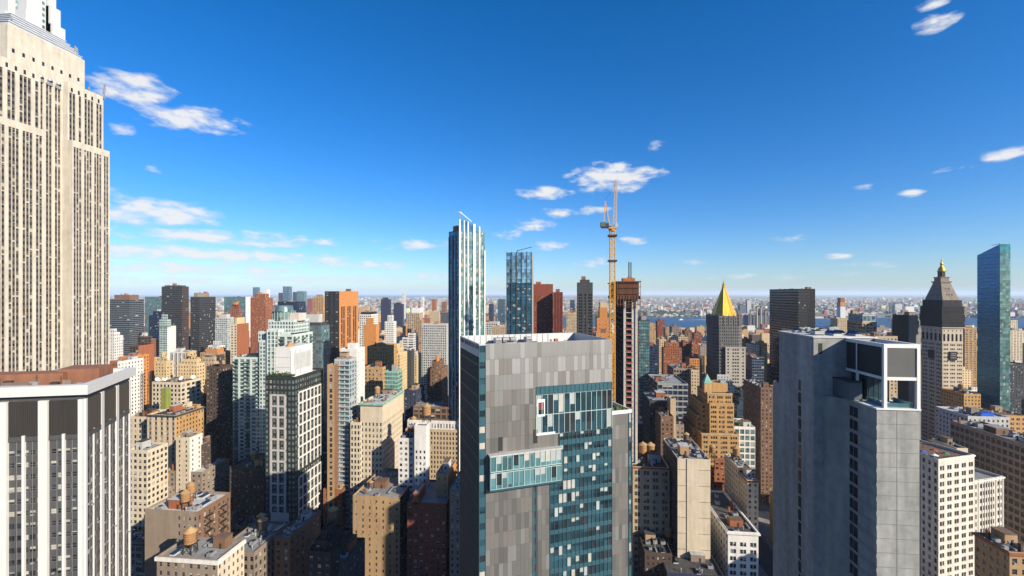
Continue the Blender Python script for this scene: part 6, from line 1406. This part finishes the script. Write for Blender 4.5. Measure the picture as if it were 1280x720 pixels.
# tree canopy across the river
q = []; G = Geo()
for k in range(16000):
    x = 3350+R.random()**1.5*9000; y = x*R.uniform(-1.3, 1.3)
    if x < shore(RX1, y)-5: continue
    r_ = R.uniform(8, 16)*(1+x/9000); h = R.uniform(8, 14)
    q.append([(x-r_,y-r_*.2,1),(x,y-r_,1),(x+r_*.2,y,h),(x-r_*.2,y+r_*.1,h)]); q.append([(x-r_,y-r_*.2,1),(x-r_*.2,y+r_*.1,h),(x,y+r_,1),(x-r_,y+r_*.3,1)]); q.append([(x-r_*.2,y+r_*.1,h),(x+r_*.2,y,h),(x+r_,y,1),(x,y+r_,1)])
G.quads(q, LEAF); G.build('far_trees', kind='stuff')
# shoreline sheds, boat, bridge, chimneys
for k, (u, w_, d, h, c) in enumerate(((842, 16, 3500, 22, 'white'), (812, 9, 3480, 18, 'lightgrey'), (868, 12, 3600, 16, 'charcoal'))):
    x, y = gp(u, d); G = Geo(); L2 = w_*d/560
    G.box(0, 60, -L2, 0, 0, h*.6, wm(c)); G.quads([[(0,0,h*.6),(0,-L2,h*.6),(30,-L2,h),(30,0,h)],[(60,-L2,h*.6),(60,0,h*.6),(30,0,h),(30,-L2,h)],[(0,-L2,h*.6),(60,-L2,h*.6),(30,-L2,h),(30,-L2,h)]], ROOF_LT if c != 'charcoal' else ROOF_DK)
    o = G.build('shed', loc=(x, y, 0)); o['label'] = ['long white pitched shed on the far river bank','pale grey shed on the far bank','dark riverside shed near the pyramid roof'][k]; o['category'] = 'shed'
x, y = gp(851, 2950); q = thing('boat', 'small white ferry crossing the blue river', 'boat', (x, y, .5), .3)
G = Geo(); G.quads([[(-4,-16,0),(4,-16,0),(5,-16,3),(-5,-16,3)],[(4,-16,0),(3,10,0),(4,12,3.4),(5,-16,3)],[(-3,10,0),(-4,-16,0),(-5,-16,3),(-4,12,3.4)],[(3,10,0),(0,17,0),(0,20,4),(4,12,3.4)],[(0,17,0),(-3,10,0),(-4,12,3.4),(0,20,4)],[(-5,-16,3),(5,-16,3),(4,12,3.4),(-4,12,3.4)]], WFR); G.build('hull', q)
G = Geo(); G.box(-3.6,3.6,-13,7,3.2,6,WFR); G.box(-3,3,-8,5,6,8.5,WFR); G.box(-3.62,3.62,-12,6,4,5,G_BLK); G.build('cabin', q)
G = Geo(); G.quads([[(-5,-16,.25),(5,-16,.25),(26,-260,.25),(-26,-260,.25)]], wall('foam', (.6,.65,.68), .8, .3, scale=.05)); G.build('wake', q)
q = thing('bridge', 'long dark suspension bridge low on the river', 'bridge', (0,0,0)); pA = np.array(gp(1055, 2500)); pB = np.array(gp(1225, 3500))
G = Geo(); G.bar((*pA, 44), (*pB, 44), 9, wm('slate')); G.build('deck', q)
for f_ in (.28, .68):
    p = pA+(pB-pA)*f_; G = Geo(); 
    for s_ in (-12, 12): G.bar((p[0]+s_*.8,p[1]+s_*.6,0),(p[0]+s_*.8,p[1]+s_*.6,98),5,wm('slate'))
    G.bar((p[0]-10,p[1]-7,92),(p[0]+10,p[1]+7,92),4,wm('slate')); G.bar((p[0]-10,p[1]-7,60),(p[0]+10,p[1]+7,60),4,wm('slate')); G.build('tower', q)
G = Geo(); 
for a_, b_2, f0, f1 in ((0,.28,46,96),(.68,1,96,46)): p, r_ = pA+(pB-pA)*a_, pA+(pB-pA)*b_2; G.bar((*p,f0),(*r_,f1),1.6,wm('slate'))
for k in range(12):
    f0, f1 = .28+.4*k/12, .28+.4*(k+1)/12; g0 = 96-48*(1-((k/12-.5)*2)**2); g1 = 96-48*(1-(((k+1)/12-.5)*2)**2); p, r_ = pA+(pB-pA)*f0, pA+(pB-pA)*f1; G.bar((*p,g0),(*r_,g1),1.6,wm('slate'))
G.build('cable', q)
for k, (u, v) in enumerate(((938, 387), (946, 383), (951, 383), (956.5, 387))):
    d = 2300; x, y = gp(u, d); G = Geo(); G.lathe(0,0,[(5,0),(3.6,zz(v,d)),(0,zz(v,d))], wm('sand') if k % 3 else wm('taupe'), 14); G.lathe(0,0,[(3.9,zz(v,d)-5),(3.9,zz(v,d)+.4),(0,zz(v,d)+.4)], wm('charcoal'), 14)
    o = G.build('chimney_stack', loc=(x, y, 0)); o['label'] = ['first','second','third','fourth'][k]+' tall power station chimney counted from the gold-roofed tower'; o['category'] = 'chimney'; o['group'] = 'power station chimneys'
x, y = gp(935, 2330); G = Geo(); G.box(0,60,-110,0,0,62,wm('slate')); G.box(5,50,-100,-60,62,74,wm('charcoal')); o = G.build('power_station', loc=(x,y,0)); o['label'] = 'dark blocky power station under its chimneys by the river'; o['category'] = 'power station'
for k, (u, v, w_) in enumerate(((925, 381, 7), (934, 375, 5), (962, 378, 7), (1000, 380, 6), (1119, 380, 8), (1132, 383, 10))):
    d = 3700; x, y = gp(u, d); G = Geo(); G.box(0, 40, -w_*d/560, 0, 0, zz(v, d), [wm('slate'), wm('lightgrey'), wm('white')][k % 3]); G.box(5, 20, -w_*d/900, -3, zz(v,d), zz(v,d)+7, wm('charcoal')); o = G.build('distant_tower', loc=(x,y,0)); o['label'] = ['dark slab tower across the river right of the gold pyramid','pale slab tower across the river behind the chimneys','white slab block across the river by the black tower','dark slab hidden behind the black tower','pale slab across the river behind the bridge','white slab at the bridge end'][k]; o['category'] = 'tower'; o['group'] = 'slab towers across the river'
# ================================================================ haze
HZ = bpy.data.materials.new('haze'); HZ.use_nodes = True; n = HZ.node_tree.nodes; n.clear(); pv = n.new('ShaderNodeVolumePrincipled'); ou = n.new('ShaderNodeOutputMaterial')
pv.inputs['Color'].default_value = (.70,.85,1,1); pv.inputs['Density'].default_value = HAZE_D; pv.inputs['Anisotropy'].default_value = 0
HZ.node_tree.links.new(pv.outputs[0], ou.inputs['Volume'])
if HAZE_D > 0:
    G = Geo(); G.box(-3200, 91000, -91000, 91000, -1, 400, HZ, True); G.build('haze', kind='stuff')
